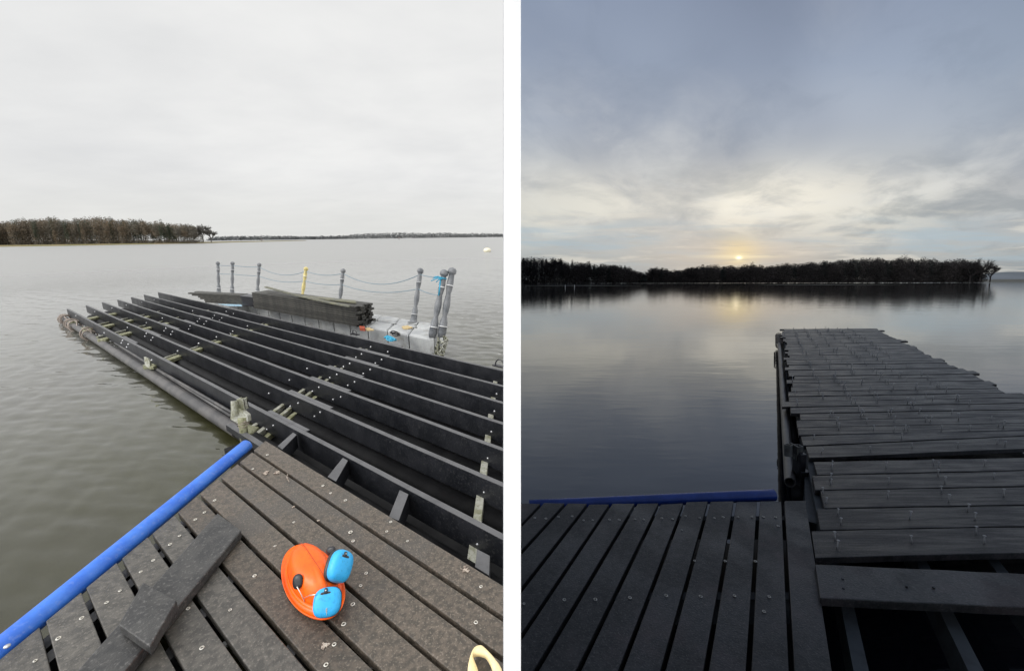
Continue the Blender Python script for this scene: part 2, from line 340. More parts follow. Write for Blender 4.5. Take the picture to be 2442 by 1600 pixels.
    def build(s, name, mat, side='L', parent=None, origin=None, smooth=False, bevel=0, clip=True, kind=None):
        fr = ML if side == 'L' else MR
        r = rL if side == 'L' else rR
        o = Vector(parent['_o']) if parent else (Vector(origin) if origin is not None else Vector((0, 0, 0)))
        me = bpy.data.meshes.new(name); bm = bmesh.new()
        vv = [bm.verts.new(v) for v in s.v]
        for f in s.f:
            try: bm.faces.new([vv[i] for i in f])
            except ValueError: pass
        sg = 1 if side == 'L' else -1
        if clip and any((v.co - C).dot(r) * sg > -.014 for v in bm.verts):
            g = bm.verts[:] + bm.edges[:] + bm.faces[:]
            res = bmesh.ops.bisect_plane(bm, geom=g, plane_co=C - r * (.014 * sg), plane_no=r * sg, clear_outer=True)
            ed = [e for e in res['geom_cut'] if isinstance(e, bmesh.types.BMEdge)]
            if ed:
                try: bmesh.ops.holes_fill(bm, edges=ed, sides=0)
                except Exception: pass
        bmesh.ops.recalc_face_normals(bm, faces=bm.faces[:])
        if smooth:
            for f in bm.faces: f.smooth = True
        for v in bm.verts: v.co -= o
        bm.to_mesh(me); bm.free(); me.materials.append(mat)
        ob = bpy.data.objects.new(name, me); COL.objects.link(ob)
        if parent: ob.parent = parent; ob['_o'] = list(o)
        else: ob.matrix_world = fr @ Matrix.Translation(o); ob['_o'] = list(o)
        if bevel:
            bv = ob.modifiers.new('bevel', 'BEVEL'); bv.width = bevel; bv.segments = 2; bv.limit_method = 'ANGLE'
        if kind: ob['kind'] = kind
        return ob
def tag(o, label, cat, group=None):
    o['label'] = label; o['category'] = cat
    if group: o['group'] = group
    return o
def thing(name, o, label, cat, side='L', group=None):
    e = bpy.data.objects.new(name, None); COL.objects.link(e); e.empty_display_size = .1
    e.matrix_world = (ML if side == 'L' else MR) @ Matrix.Translation(Vector(o)); e['_o'] = list(o)
    return tag(e, label, cat, group)
def proto_mesh(mb, name, mat, smooth=True):
    me = bpy.data.meshes.new(name); bm = bmesh.new(); vv = [bm.verts.new(v) for v in mb.v]
    for f in mb.f: bm.faces.new([vv[i] for i in f])
    bmesh.ops.recalc_face_normals(bm, faces=bm.faces[:])
    for f in bm.faces: f.smooth = smooth
    bm.to_mesh(me); bm.free(); me.materials.append(mat); return me
def put(name, me, parent, p, rot=None, sc=1):
    ob = bpy.data.objects.new(name, me); COL.objects.link(ob); ob.parent = parent
    ob.location = Vector(p) - Vector(parent['_o'])
    if rot: ob.rotation_euler = rot
    ob.scale = (sc,) * 3; ob['_o'] = list(p); return ob
Z = Vector((0, 0, 1))

# ------------------------------------------------------------------ big structure: added divider, waters
t2 = .5 * 21.0 / F          # half thickness of the added divider (41-42 px of the photo at half a metre)
def camp(f_, u_, r_): return C + fL * f_ + uL * u_ + rL * r_
mb = MB()
# added divider stands for the blank strip and blocks light; splayed opening at the viewer
def divider_part(pts):
    a = [camp(f_, u_, -t2) for f_, u_ in pts]; b = [camp(f_, u_, t2) for f_, u_ in pts]; n = len(pts)
    mb.add(a + b, [tuple(reversed(range(n))), tuple(range(n, 2 * n))] + [(i, (i + 1) % n, n + (i + 1) % n, n + i) for i in range(n)])
divider_part([(-300, -260), (3500, -260), (.5, -.62), (-.05, -.12)])
divider_part([(3500, -260), (3500, 500), (.5, .62), (.5, -.62)])
divider_part([(3500, 500), (-300, 500), (-.05, .12), (.5, .62)])
divider_part([(-300, 500), (-300, -260), (-.05, -.12), (-.05, .12)])
mb.build('dividing_wall', M['white'], clip=False)
tag(bpy.data.objects['dividing_wall'], 'plain white wall standing upright between the grey day lake and the evening lake', 'wall')

WZ = -.40     # lake level below the deck
def sheet(name, z, mat, side, x0, x1, y0, y1):
    b = MB().add([(x0, y0, z), (x1, y0, z), (x1, y1, z), (x0, y1, z)], [(0, 1, 2, 3)]); return b.build(name, mat, side, kind='structure')
import numpy as np
def wavy_lake():
    rs = np.random.RandomState(5)
    R = [1.0]
    while R[-1] < 26: R.append(R[-1] * 1.0042)
    while R[-1] < 70: R.append(R[-1] * 1.02)
    while R[-1] < 6500: R.append(R[-1] * 1.18)
    R = np.array(R); az = np.concatenate([np.linspace(math.radians(-125), math.radians(-60), 30)[:-1], np.linspace(math.radians(-60), math.radians(3), 262)])
    rr, aa = np.meshgrid(R, az, indexing='ij'); X = rr * np.sin(aa); Y = rr * np.cos(aa); Zz = np.zeros_like(X)
    patch = .75 + .25 * np.sin(X * .7 + 1.3 * np.sin(Y * .45)) * np.sin(Y * .5 + 1.1 * np.sin(X * .37))
    for k in range(80):
        lam = 10 ** rs.uniform(math.log10(.075), math.log10(.75)); th = rs.normal(1.15, .5); K = 2 * math.pi / lam
        slope = .0195 * (1.2 if .1 < lam < .32 else .8); amp = slope / K
        att = np.clip((lam / (rr * .0042) - 2.6) / 2.5, 0, 1)
        ph = K * (X * math.cos(th) + Y * math.sin(th)) + rs.uniform(0, 6.28) + .8 * np.sin(X * .9 / (lam + .5) + k) 
        w_ = np.sin(ph); Zz += amp * att * (w_ + .25 * np.cos(2 * ph))
    Zz *= patch * np.clip(.45 + (rr - 2.2) / 7, .45, 1.15)
    n0, n1 = X.shape; co = np.stack([X, Y, Zz + WZ], -1).reshape(-1, 3)
    ii, jj = np.meshgrid(np.arange(n0 - 1), np.arange(n1 - 1), indexing='ij'); a = (ii * n1 + jj).ravel()
    fc = np.stack([a, a + 1, a + n1 + 1, a + n1], -1)
    rv = np.array(rL); keep = ((co - np.array(C)) @ rv) < .004; fc = fc[keep[fc].all(1)]
    me = bpy.data.meshes.new('lake_water'); me.from_pydata(co.tolist(), [], fc.tolist()); me.polygons.foreach_set('use_smooth', [True] * len(me.polygons)); me.update()
    me.materials.append(M['w_L']); ob = bpy.data.objects.new('lake_water', me); COL.objects.link(ob); ob['kind'] = 'structure'
wavy_lake()
sheet('evening_water', WZ, M['w_R'], 'R', -200, 6000, -40, 5000)

#@@DECK
# ------------------------------------------------------------------ near deck, day side
V1 = (-138, 578)
dv = ray(*V1); D1 = -Vector((dv.x, dv.y, 0)).normalized()      # along the boards, towards the viewer's right
Pn = Vector((-D1.y, D1.x, 0))
if Pn.y < 0: Pn = -Pn                                           # across, away from the viewer
def st(p): return p.dot(D1), p.dot(Pn)
def at(s, t, z=0.0): return D1 * s + Pn * t + Z * z
edge = [(631, 1050), (1200, 1393)]
gaps = [[(604, 1073), (785, 1194), (949, 1309), (1200, 1479)], [(568, 1101), (600, 1124), (805, 1278), (928, 1375), (1146, 1535)],
        [(523, 1136), (600, 1202), (707, 1297), (830, 1403), (969, 1518), (1064, 1600)], [(474, 1177), (577, 1280), (694, 1395), (776, 1479), (904, 1600)],
        [(421, 1225), (525, 1346), (600, 1430), (744, 1600)], [(359, 1278), (404, 1346), (464, 1424), (595, 1600)],
        [(287, 1333), (328, 1416), (390, 1522), (427, 1600)], [(201, 1407), (244, 1518)], [(105, 1481), (127, 1600)]]
def tavg(pts, z=0.0): return sum(st(PL(*p, z))[1] for p in pts) / len(pts)
tE = tavg(edge); tg = [tavg(g) for g in gaps]
tg += [tg[-1] - (tg[-2] - tg[-1]) * (i + 1) for i in range(3)]
pa, pb = PL(597, 1080), PL(95, 1492)       # line of the board ends under the blue pipe
def s_end(t):
    (s1, t1), (s2, t2_) = st(pa), st(pb); return s1 + (s2 - s1) * (t - t1) / (t2_ - t1)
deck = thing('jetty_deck', PL(700, 1300), 'brown slatted jetty deck edged by a bright blue pipe, grey daylight side', 'deck')
screw_me = proto_mesh(MB().ring((0, 0, 0), .0065, .0022, n=12, m=5), 'screw', M['screw'])
dot_me = proto_mesh(MB().ring((0, 0, 0), .0085, .003, n=14, m=5), 'screw', M['screw'])
gw = .020
tops = [tE] + tg
planks = []
for i in range(len(tops) - 1):
    ta = tops[i] - (gw / 2 if i else 0); tb = tops[i + 1] + gw / 2
    j = random.uniform(-.006, .006); zz = random.uniform(-.002, .002)
    sa, sb = s_end(ta) + j, s_end(tb) + j
    if i == 0: sa, sb = st(PL(633, 1050))[0], st(PL(607, 1072))[0]
    n = 14; e = 3.2; b = MB(); rings = []
    for k in range(n + 1):
        q = k / n; w1 = noise.noise((i * 7.1, q * 5, 0)) * .003; w2 = noise.noise((i * 7.1, q * 5, 9)) * .003
        a_ = at(sa + (e - sa) * q, ta + w1 * (i > 0), zz); b_ = at(sb + (e - sb) * q, tb + w2, zz)
        rings += [a_, b_, b_ - Z * .045, a_ - Z * .045]
    fs = [(3, 2, 1, 0)] + [(k * 4 + q, k * 4 + (q + 1) % 4, k * 4 + 4 + (q + 1) % 4, k * 4 + 4 + q) for k in range(n) for q in range(4)] + [(n * 4, n * 4 + 1, n * 4 + 2, n * 4 + 3)]
    b.add(rings, fs)
    planks.append(b.build('plank', M['plank'] if i < 5 else M['plank_grey'], parent=deck, bevel=.004))
def on_plank(p):
    t = st(p)[1]
    for i in range(len(tops) - 1):
        if tops[i + 1] <= t <= tops[i]: return planks[i]
    return planks[0]
scr = [(205, 1498), (340, 1368), (475, 1250), (620, 1160), (697, 1092), (818, 982), (890, 915), (988, 823), (1043, 773), (1135, 678), (1188, 637), (1247, 567), (1480, 1005), (1337, 1203), (1173, 1423), (1093, 1195)]
scr = [(x * .4105, 960 + y * .4105, 0) for x, y in scr]
scr += [(600 + x * .4105, 960 + y * .4105, b) for x, y, b in ((575, 752, 1), (808, 692, 0), (785, 748, 0), (665, 990, 0), (633, 1062, 0), (588, 1170, 0), (480, 1403, 0), (433, 1521, 0), (535, 1285, 0),
        (428, 1405, 0), (1303, 1275, 0), (1333, 1068, 0), (137, 832, 0), (18, 1005, 0), (246, 694, 0), (415, 482, 0), (460, 525, 0), (590, 803, 0), (545, 567, 0), (8, 385, 0), (92, 303, 0), (905, 803, 0))]
for x, y, big in scr:
    p = PL(x, y, .001); put('screw', dot_me if big else screw_me, on_plank(p), p + Z * .001, (0, 0, random.random() * 3), random.uniform(.75, 1.15))
def splat(px, py, r, name='dried_mark', mat='dropping', lab='pale dried bird mark'):
    c = PL(px, py, .0035); rr = random.Random(int(px)); vs = [c]; n = 16
    for k in range(n):
        a = 2 * math.pi * k / n; q = r * rr.choice([.35, .6, .8, 1, 1.25]); vs.append(c + Vector((math.cos(a) * q, math.sin(a) * q, 0)))
    o = MB().add(vs + [v - Z * .003 for v in vs[1:]], [(0, k + 1, (k + 1) % n + 1) for k in range(n)] + [(k + 1, (k + 1) % n + 1, n + 1 + (k + 1) % n, n + 1 + k) for k in range(n)]).build(name, M[mat], parent=on_plank(c))
    o['label'] = lab
for x, y, r in ((634, 1127, .022), (662, 1125, .02), (760, 1240, .008), (1109, 1358, .022), (776, 1537, .014), (505, 1343, .010), (700, 1208, .009)): splat(x, y, r)
MB().tube([PL(x, y, .004 + z_) for x, y, z_ in ((686, 1130, 0), (684, 1137, .008), (687, 1144, .004), (690, 1149, 0))], .003, 6).build('twine_scrap', M['dropping'], parent=planks[1], smooth=True)
# joists and underside
for q in (.16, .75, 1.35):
    sA = s_end(tE) + q
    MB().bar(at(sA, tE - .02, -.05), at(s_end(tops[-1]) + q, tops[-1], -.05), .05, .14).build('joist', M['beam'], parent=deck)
MB().bar(at(s_end(tE) + .02, tE, -.075), at(s_end(tops[-1]) + .02, tops[-1], -.075), .06, .3).build('fascia', M['beam'], parent=deck)  # added dark bar under the board ends so the gaps read black
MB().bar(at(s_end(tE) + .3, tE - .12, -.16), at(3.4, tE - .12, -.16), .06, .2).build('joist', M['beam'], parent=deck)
# blue pipe
p1, p0 = PL(588, 1062, -.016), PL(-40, 1581, -.016)
pr = .046
bp = MB().tube([p1.lerp(p0, i / 12) for i in range(13)], pr, 28).build('edge_pipe', M['blue'], parent=deck, smooth=True)
bp.modifiers.new('b', 'BEVEL').width = .003
bp['label'] = 'bright blue plastic pipe along the deck edge'
q = PL(17, 1540, .03); MB().ball(q, .011, .011, .006).build('bolt', M['bolt'], parent=bp, smooth=True)

# loose boards lying across the deck
def quadbox(name, mat, pix, z, th, label, cat, zs=None, bevel=.004, group=None):
    top = [PL(x, y, (zs[i] if zs else z)) for i, (x, y) in enumerate(pix)]
    o = sum(top, Vector()) / 4 - Z * th
    b = MB(); b.hexa([p - Z * th for p in top], top)
    return tag(b.build(name, mat, origin=o, bevel=bevel), label, cat, group)
quadbox('loose_board', M['plank_dark'], [(519, 1222), (575, 1264), (270, 1632), (160, 1625)], .05, .045, 'long wet black board lying slantwise across the deck boards', 'board', zs=[.047, .047, .052, .052], bevel=.006)
quadbox('board_offcut', M['plank_dark'], [(341, 1387), (421, 1430), (357, 1541), (283, 1489)], .1, .042, 'short dark offcut tipped on top of the long loose board', 'board', zs=[.098, .10, .115, .10])

# ------------------------------------------------------------------ bare frame of black beams
bz = -.05
starts = [(163.5, 736.2), (209.5, 727.8), (248.8, 720), (284, 714.2), (317.4, 708), (348.4, 702.3), (380.9, 696.7)]
ends_y = [1281, 1157, 1073, 1010, 961, 921.6, 884]
frame = thing('beam_frame', PL(600, 850, WZ), 'open frame of seven long black beams waiting for decking', 'jetty frame')
bolt_me = proto_mesh(MB().ball((0, 0, 0), .013, .013, .013, n=10, m=6), 'bolt', M['bolt'])
BT = []; beams = []
BW = .042; BH = .19
for i, ((sx, sy), ey) in enumerate(zip(starts, ends_y)):
    t = (st(PL(sx, sy, bz))[1] * .5 + st(PL(1200, ey, bz))[1] * 1.5) / 2; s0 = st(PL(sx, sy, bz))[0]; BT.append(t)
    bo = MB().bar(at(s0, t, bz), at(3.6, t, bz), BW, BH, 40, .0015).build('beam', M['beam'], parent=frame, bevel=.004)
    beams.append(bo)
far = [((297, 801), (329, 817)), ((354, 785), (378, 800)), ((392, 769), (425, 784)), ((437, 763), (462, 771)), ((475, 752), (500, 760)), ((510, 744), (537, 753)), ((534, 736), (563, 746))]
near = [((640, 979), (734, 1026)), ((688, 931), (790, 972)), ((748, 896), (835, 931)), ((785, 871), (865, 898)), ((823, 850), (900, 872)), ((851, 830), (925, 849)), ((866, 814), (938, 831))]
for i in range(7):
    for g in (far, near):
        sa, sb = (st(PL(*g[i][k], bz))[0] for k in (0, 1))
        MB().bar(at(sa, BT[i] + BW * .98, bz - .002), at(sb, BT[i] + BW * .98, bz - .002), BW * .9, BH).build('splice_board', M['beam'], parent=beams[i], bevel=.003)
bolts = [(500 + x * .1924, 860 + y * .1924) for x, y in ((1212, 100), (992, 242), (738, 406), (1100, 527), (1003, 565), (1373, 640), (1302, 690), (792, 803), (712, 852), (1357, 332), (1277, 380), (1580, 172), (1493, 213), (1740, 37), (1662, 77), (1993, 112), (1908, 163), (1800, 265), (1716, 307), (1628, 450), (1533, 483))]
bolts += [(800 + x * .1924, 600 + y * .1924) for x, y in ((440, 1183), (652, 1244), (327, 1272), (258, 1312), (575, 1340), (498, 1384), (180, 1388), (102, 1427))]
bolts += [(860 + x * .1924, 860 + y * .1924) for x, y in ((1687, 412), (1660, 627), (1622, 880), (1577, 1208))]
bolts += [(600 + x * .4105, 960 + y * .4105) for x, y in ((1350, 520), (1312, 822))]
bolts += [(440 + x * .1933, 600 + y * .1933) for x, y in ((103, 733), (190, 830), (163, 862), (273, 862), (245, 897), (373, 790), (350, 823), (463, 820), (435, 850), (73, 920), (55, 957), (600, 985), (573, 1015), (780, 920), (398, 1055), (178, 1133), (518, 740), (607, 767))]
bolts += [(100 + x * .2823, 660 + y * .2823) for x, y in ((530, 475), (685, 540), (675, 560), (733, 570), (720, 595), (930, 705), (290, 330), (450, 295), (595, 265), (725, 430), (885, 480), (873, 505), (940, 515), (925, 537), (1150, 628), (885, 390), (1050, 437), (1035, 458), (1105, 465), (1092, 488), (1328, 565), (1020, 350), (845, 217), (715, 240), (950, 195))]
for x, y in bolts:
    d = ray(x, y); best = None
    for i, t in enumerate(BT):
        tt = t - BW / 2; k = (tt - C.dot(Pn)) / d.dot(Pn); p = C + d * k
        if bz - BH - .01 < p.z < bz - .01:
            if best is None or k < best[0]: best = (k, i, p)
    if best:
        k, i, p = best; dist = k
        put('bolt', bolt_me, beams[i], p, None, min(1.25, max(.6, dist * .2)))
# short blocks between deck and the first beam
for qd in ([(240, 172), (262, 185), (178, 272), (150, 252)], [(530, 318), (560, 335), (490, 458), (440, 430)], [(860, 505), (912, 530), (855, 685), (797, 662)], [(1310, 848), (1385, 887), (1380, 1003), (1297, 952)]):
    top = [PL(600 + x * .4105, 960 + y * .4105, bz - .004) for x, y in qd]
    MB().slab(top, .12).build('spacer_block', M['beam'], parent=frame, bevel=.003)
# cross steel members under the beams, in the direction of the board ends
D2 = (pa - pb).normalized()
def cross(x, y, wd, n0, n1, mat='galv', z=bz - BH + .035, ht=.05):
    p = PL(x, y, z); tc_ = st(p)[1]; k = D2.dot(Pn)
    a = p + D2 * ((BT[n0] - tc_ - .12) / k); b = p + D2 * ((BT[n1] - tc_ + .05) / k)
    return MB().bar(a, b, wd, ht).build('cross_channel', M[mat], parent=frame, bevel=.003)
cr = cross(1148, 1162, .055, 0, 6)
cross(645, 985, .045, 0, 6); cross(668, 990, .045, 0, 6); cross(688, 997, .05, 0, 4, 'olive', z=bz - BH)
cross(412, 853, .12, 0, 6, 'olive'); cross(400, 850, .035, 0, 6)
cross(258, 775, .16, 0, 3, 'olive'); cross(247, 770, .04, 0, 5); cross(288, 789, .04, 0, 6); cross(298, 795, .16, 0, 3, 'olive')
cross(222, 757, .2, 0, 2, 'olive')
# floats and rails on the outer side
lowz = -.30
def vline(pA, pB, z, r, name, mat, hollow=False, n=18):
    a, b = PL(*pA, z), PL(*pB, z)
    m_ = MB().hollow(a, b, r, .16, 24) if hollow else MB().tube([a.lerp(b, i / 6) for i in range(7)], r, n)
    return m_.build(name, M[mat], parent=frame, smooth=not hollow)
pa_, pb_ = PL(148, 757, lowz), PL(570, 1029, lowz)
fp = MB().hollow(pa_, pb_, .066, .14, 28).build('float_pipe', M['pipe_grey'], parent=frame, smooth=True)
fp['label'] = 'big grey float pipe lying along the waterline'
fp.modifiers.new('e', 'EDGE_SPLIT').split_angle = math.radians(40)
for (a, b, z, r) in (((275, 818), (552, 992), -.24, .022), ((285, 830), (548, 1003), -.27, .030), ((300, 848), (540, 1004), -.33, .026), ((395, 892), (556, 985), -.20, .016)):
    vline(a, b, z, r, 'rail_pipe', 'pipe_grey' if r < .03 else 'pipe_black')
a = at(st(PL(600, 1010, -.2))[0], (tE + BT[0]) / 2 + .0, -.26)
MB().tube([a, a + D1 * 3.4], .07, 20).build('float_pipe', M['pipe_black'], parent=frame, smooth=True)
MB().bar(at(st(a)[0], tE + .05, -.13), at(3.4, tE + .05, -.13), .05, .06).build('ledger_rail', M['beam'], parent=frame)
MB().bar(at(st(a)[0] + .1, (tE + BT[0]) / 2, -.31), at(3.4, (tE + BT[0]) / 2 + .02, -.26), .40, .12).build('float_pipe', M['pipe_black'], parent=frame)  # added dark slab, no pipe, to blacken the gap before the first beam
for i in range(1, 7):
    a = at(st(PL(*starts[i], bz))[0] + .5, BT[i] - .035, -.33); b_ = at(3.4, BT[i] - .035, -.33)
    MB().tube([a, b_], .085, 18).build('float_pipe', M['pipe_black'], parent=frame, smooth=True)
    a = at(st(PL(*starts[i], bz))[0] + 1.5, (BT[i] + BT[i - 1]) / 2 + .03, -.37); MB().tube([a, at(3.4, (BT[i] + BT[i - 1]) / 2 + .03, -.37)], .06, 14).build('float_pipe', M['pipe_black'], parent=frame, smooth=True)
# galvanised mooring bracket by the pipe end
br = thing('mooring_bracket', PL(578, 1042, -.15), 'weathered galvanised bracket with a round and a square tube socket, clamped to the first beam', 'bracket')
bd = fdepth(PL(578, 1045, -.18))
def bp3(x, y, dd=0): return at_depth(x, y, bd + dd)
sc = bd / F
MB().hollow(bp3(559.6, 956), bp3(561, 990), 8.2 * sc, .25, 20).build('round_socket', M['galv'], parent=br)
c0 = bp3(577, 950, .03); hx = 8 * sc
b = MB()
for dx, dy, lx, ly in ((-1, 0, .18, 1), (1, 0, .18, 1), (0, -1, 1, .18), (0, 1, 1, .18)):
    b.box(c0 + rL * (dx * hx * .82) + fL * (dy * hx * .82) - Z * .05, rL, Vector((0, 1, 0)), Z, hx * lx, hx * ly, .05)
b.build('square_socket', M['galv'], parent=br)
b = MB(); pts = [(551, 968), (573, 975), (590, 990), (592, 1005), (570, 1012), (549, 1000)]
fr_ = [bp3(x, y) for x, y in pts]; n = len(pts)
b.add(fr_ + [p + fL * .05 for p in fr_], [tuple(range(n)), tuple(reversed(range(n, 2 * n)))] + [(i, (i + 1) % n, n + (i + 1) % n, n + i) for i in range(n)])
b.build('clamp_plate', M['galv'], parent=br, bevel=.003)
MB().lathe(bp3(580, 995, .02), bp3(583, 1052, .02), [(0, 12 * sc), (.3, 11.5 * sc), (.5, 9.5 * sc), (1, 9 * sc)]).build('lower_tube', M['olive'], parent=br, smooth=True)
b = MB()
for k in range(5):
    cc = bp3(581, 1000 + k * 3.2, .02); b.ring(cc, 11.5 * sc, .0035, (Z + Vector((random.uniform(-.3, .3), random.uniform(-.3, .3), 0))).normalized(), 16, 5)
b.build('lashing', M['rope_brown'], parent=br, smooth=True)
MB().slab([bp3(590, 1012), bp3(617, 1018, .1), bp3(604, 1030, .02), bp3(592, 1036, -.02)], .015).build('foot_plate', M['olive'], parent=br)
# small pale bracket mid way
sb_ = thing('beam_clamp', PL(352, 876, -.2), 'small pale metal clamp upright beside the first beam, halfway along', 'bracket')
dd = fdepth(PL(354, 884, -.25))
b = MB(); q4 = [at_depth(343, 851, dd), at_depth(352, 855, dd), at_depth(357, 862, dd), at_depth(357, 879, dd), at_depth(346, 872, dd)]
n = 5; b.add(q4 + [p + fL * .03 for p in q4], [tuple(range(n)), tuple(reversed(range(n, 2 * n)))] + [(i, (i + 1) % n, n + (i + 1) % n, n + i) for i in range(n)])
b.build('plate', M['galv'], parent=sb_)
MB().box(at_depth(365, 876, dd), rL, Vector((0, 1, 0)), Z, .03, .03, .02).build('foot', M['olive'], parent=sb_)
# ropes wound round the end of the float pipe
rp = thing('mooring_rope', PL(175, 775, lowz), 'old brown rope wound round the far end of the grey float pipe', 'rope')
ax = (pb_ - pa_).normalized()
b = MB()
for d_, n_, R_ in ((.35, 5, .1), (1.5, 5, .12), (3.3, 3, .12)):
    for k in range(n_):
        cc = pa_ + ax * (d_ + k * .09) + Z * random.uniform(-.01, .03)
        nn = (ax + Vector((random.uniform(-.5, .5), random.uniform(-.5, .5), random.uniform(-.4, .4)))).normalized()
        MB().ring(cc, R_ * random.uniform(.85, 1.2), .012, nn, 18, 6).build('coil', M['rope_brown'], parent=rp, smooth=True)
pts = []
for i in range(60):
    q = i / 59; cc = pa_ + ax * (.2 + 3.6 * q) + Z * (.07 + .05 * math.sin(q * 17)) + D2 * (.03 * math.sin(q * 29)); pts.append(cc)
b.tube(pts, .012, 6)
b.build('loose_end', M['rope_brown'], parent=rp, smooth=True)

# ------------------------------------------------------------------ pontoon of grey float cubes
pz = -.06
A0 = PL(1030, 808, pz); B0 = PL(1049, 773, pz)
sA, tA = st(A0)
across = (B0 - A0); wd = across.length; acn = across.normalized()
pont = thing('float_pontoon', A0, 'floating pontoon of pale grey plastic cubes beyond the black beams', 'pontoon')
fw = wd / 2; L_ = fw
sL = st(PL(478, 712, pz))[0]
tfront = max(tA, BT[6] + .08)
ncol = int((sA - sL) / L_)
for i in range(ncol + 1):
    for j in range(2):
        o = A0 - D1 * (L_ * (i + 1)) + acn * (fw * j)
        g = .006
        z_ = random.uniform(-.006, .006)
        q = [o + D1 * g + acn * g, o + D1 * (L_ - g) + acn * g, o + D1 * (L_ - g) + acn * (fw - g), o + D1 * g + acn * (fw - g)]
        q = [p + Z * z_ for p in q]
        MB().slab(q, .38).build('float_cube', M['float'], parent=pont, bevel=.035)
pin_me = proto_mesh(MB().lathe((0, 0, .004), (0, 0, .02), [(0, .05), (.6, .05), (1, .035)], 10), 'joint_pin', M['float'], False)
for i in range(1, ncol + 1): put('joint_pin', pin_me, pont, A0 - D1 * (L_ * i) + acn * fw)

# posts
prof = [(0, .11), (.006, .115), (.02, .075), (.07, .060), (.15, .056), (.153, .059), (.163, .059), (.166, .055), (.22, .055), (.27, .042), (.31, .030), (.38, .044), (.47, .050), (.56, .040), (.63, .032), (.68, .042), (.735, .047),
        (.738, .050), (.748, .050), (.75, .047), (.80, .046), (.87, .040), (.905, .038), (.912, .052), (.93, .060), (.96, .060), (.985, .045), (1, .012)]
posts = [((519.4, 624), (522, 700), 'post', 'grey baluster post, farthest left behind the small board stack'),
         ((554.6, 624), (553.5, 703), 'post', 'grey baluster post, second from the left above the small board stack'),
         ((618.6, 627.4), (613, 708), 'post', 'grey baluster post at the left end of the long board stack'),
         ((730.3, 636.7), (718.5, 725), 'post_yellow', 'yellow baluster post behind the long board stack'),
         ((818.8, 640.6), (808, 741), 'post', 'grey baluster post behind the right part of the long board stack'),
         ((1003.6, 639.4), (985.7, 770), 'post', 'grey weathered baluster post standing alone on a square foot on the pontoon'),
         ((1061, 643), (1030, 806), 'post', 'thick grey post at the pontoon corner with blue twine tied to it'),
         ((1080, 638.5), (1052, 805), 'post', 'grey post just behind the corner post, rightmost of the row')]
PP = []
for (tx, ty), bs, mt, lab in posts:
    if bs is None:
        top = PL(tx, ty, .96); base = Vector((top.x, top.y, pz))
        if ty < 630: lean = .0
        else: lean = .02
        base = base - rL * lean
    else:
        base = PL(*bs, pz + (.0)); dp = fdepth(base); top = at_depth(tx, ty, dp * 1.0)
    PP.append((base, top))
    h = (top - base).length; k = h / 1.0
    if bs and tx > 1050: pr_ = [(a, r * 1.12) for a, r in prof[2:]]; pr_[0] = (0, .05)
    else: pr_ = prof
    po = thing('baluster_post', base, lab, 'post', group='posts carrying the pontoon guard ropes')
    MB().lathe(base, top, [(a, r * k * (.95 if tx < 1050 else .9)) for a, r in pr_], 20).build('shaft', M[mt], parent=po, smooth=True)
    b = MB(); ax_ = (top - base).normalized()
    for a in (.158, .743):
        b = MB(); b.ring(base.lerp(top, a), k * .93 * (.056 if a < .5 else .046) * (1.12 if bs and tx > 1050 else 1), .0075, ax_, 20, 5)
        b.build('white_band', M['band'], parent=po, smooth=True)
    if tx == 1003.6: MB().box(base + Z * .008, D1, acn, Z, .12, .12, .008).build('foot_plate', M['float'], parent=po)
    if bs and tx > 1050:
        b = MB(); b.box(base - Z * .12, D1, acn, Z, .05, .05, .13); b.build('socket', M['float'], parent=po, bevel=.01)
def rope_run(fr, sags, name, mat, label):
    pts = []
    for i in range(len(fr) - 1):
        a, b = fr[i], fr[i + 1]
        for k in range(14 if i < len(fr) - 2 else 15):
            q = k / 14; pts.append(a.lerp(b, q) - Z * (4 * sags[i] * q * (1 - q)))
    return tag(MB().tube(pts, .0075, 6).build(name, M[mat], origin=pts[0], smooth=True), label, 'rope', 'guard ropes strung between the posts')
up = [b.lerp(t, .885) for b, t in PP[:7]]; lo = [b.lerp(t, .62) for b, t in PP[:7]]
rope_run(up, [.01, .02, .16, .07, .22, .02], 'guard_rope', 'rope_grey', 'thin blue guard rope, the upper one sagging between the posts')
rope_run(lo, [.005, .01, .09, .04, .12, .02], 'guard_rope', 'rope_grey', 'thin blue guard rope, the lower one at mid height of the posts')
b = MB(); c0, c1 = PP[6]; pdp = fdepth(c0)
for x, y in ((1028, 670), (1032, 664), (1040, 673), (1036, 660)):
    p0_ = at_depth(1056, 665, pdp - .06); b.tube([p0_, p0_.lerp(at_depth(x, y, pdp - .06), .5) + Z * .02, at_depth(x, y, pdp - .06)], .008, 6)
b.tube([at_depth(1051, 660, pdp - .05), at_depth(1048, 690, pdp - .05), at_depth(1046, 705, pdp - .05)], .012, 6)
b.ring(c0.lerp(c1, .87), .052, .010, (c1 - c0).normalized(), 16, 5)
tag(b.build('twine_knot', M['rope_blue'], origin=c0.lerp(c1, .87), smooth=True), 'bright blue twine knotted with loose ends on the corner post', 'twine')
b = MB(); base = PL(1062, 838, WZ)
for k in range(26):
    q = k / 26; b.ring(at_depth(1044 + 10 * math.sin(k * 2.1) + 14 * (1 - q), 806 + 44 * q, pdp + .02 * math.sin(k * 1.7)), .035, .010, Vector((math.sin(k), math.cos(k * 1.3), .5)).normalized(), 10, 5)
tag(b.build('chain', M['galv'], origin=base, smooth=True), 'rusty grey chain hanging off the pontoon corner into the water', 'chain')

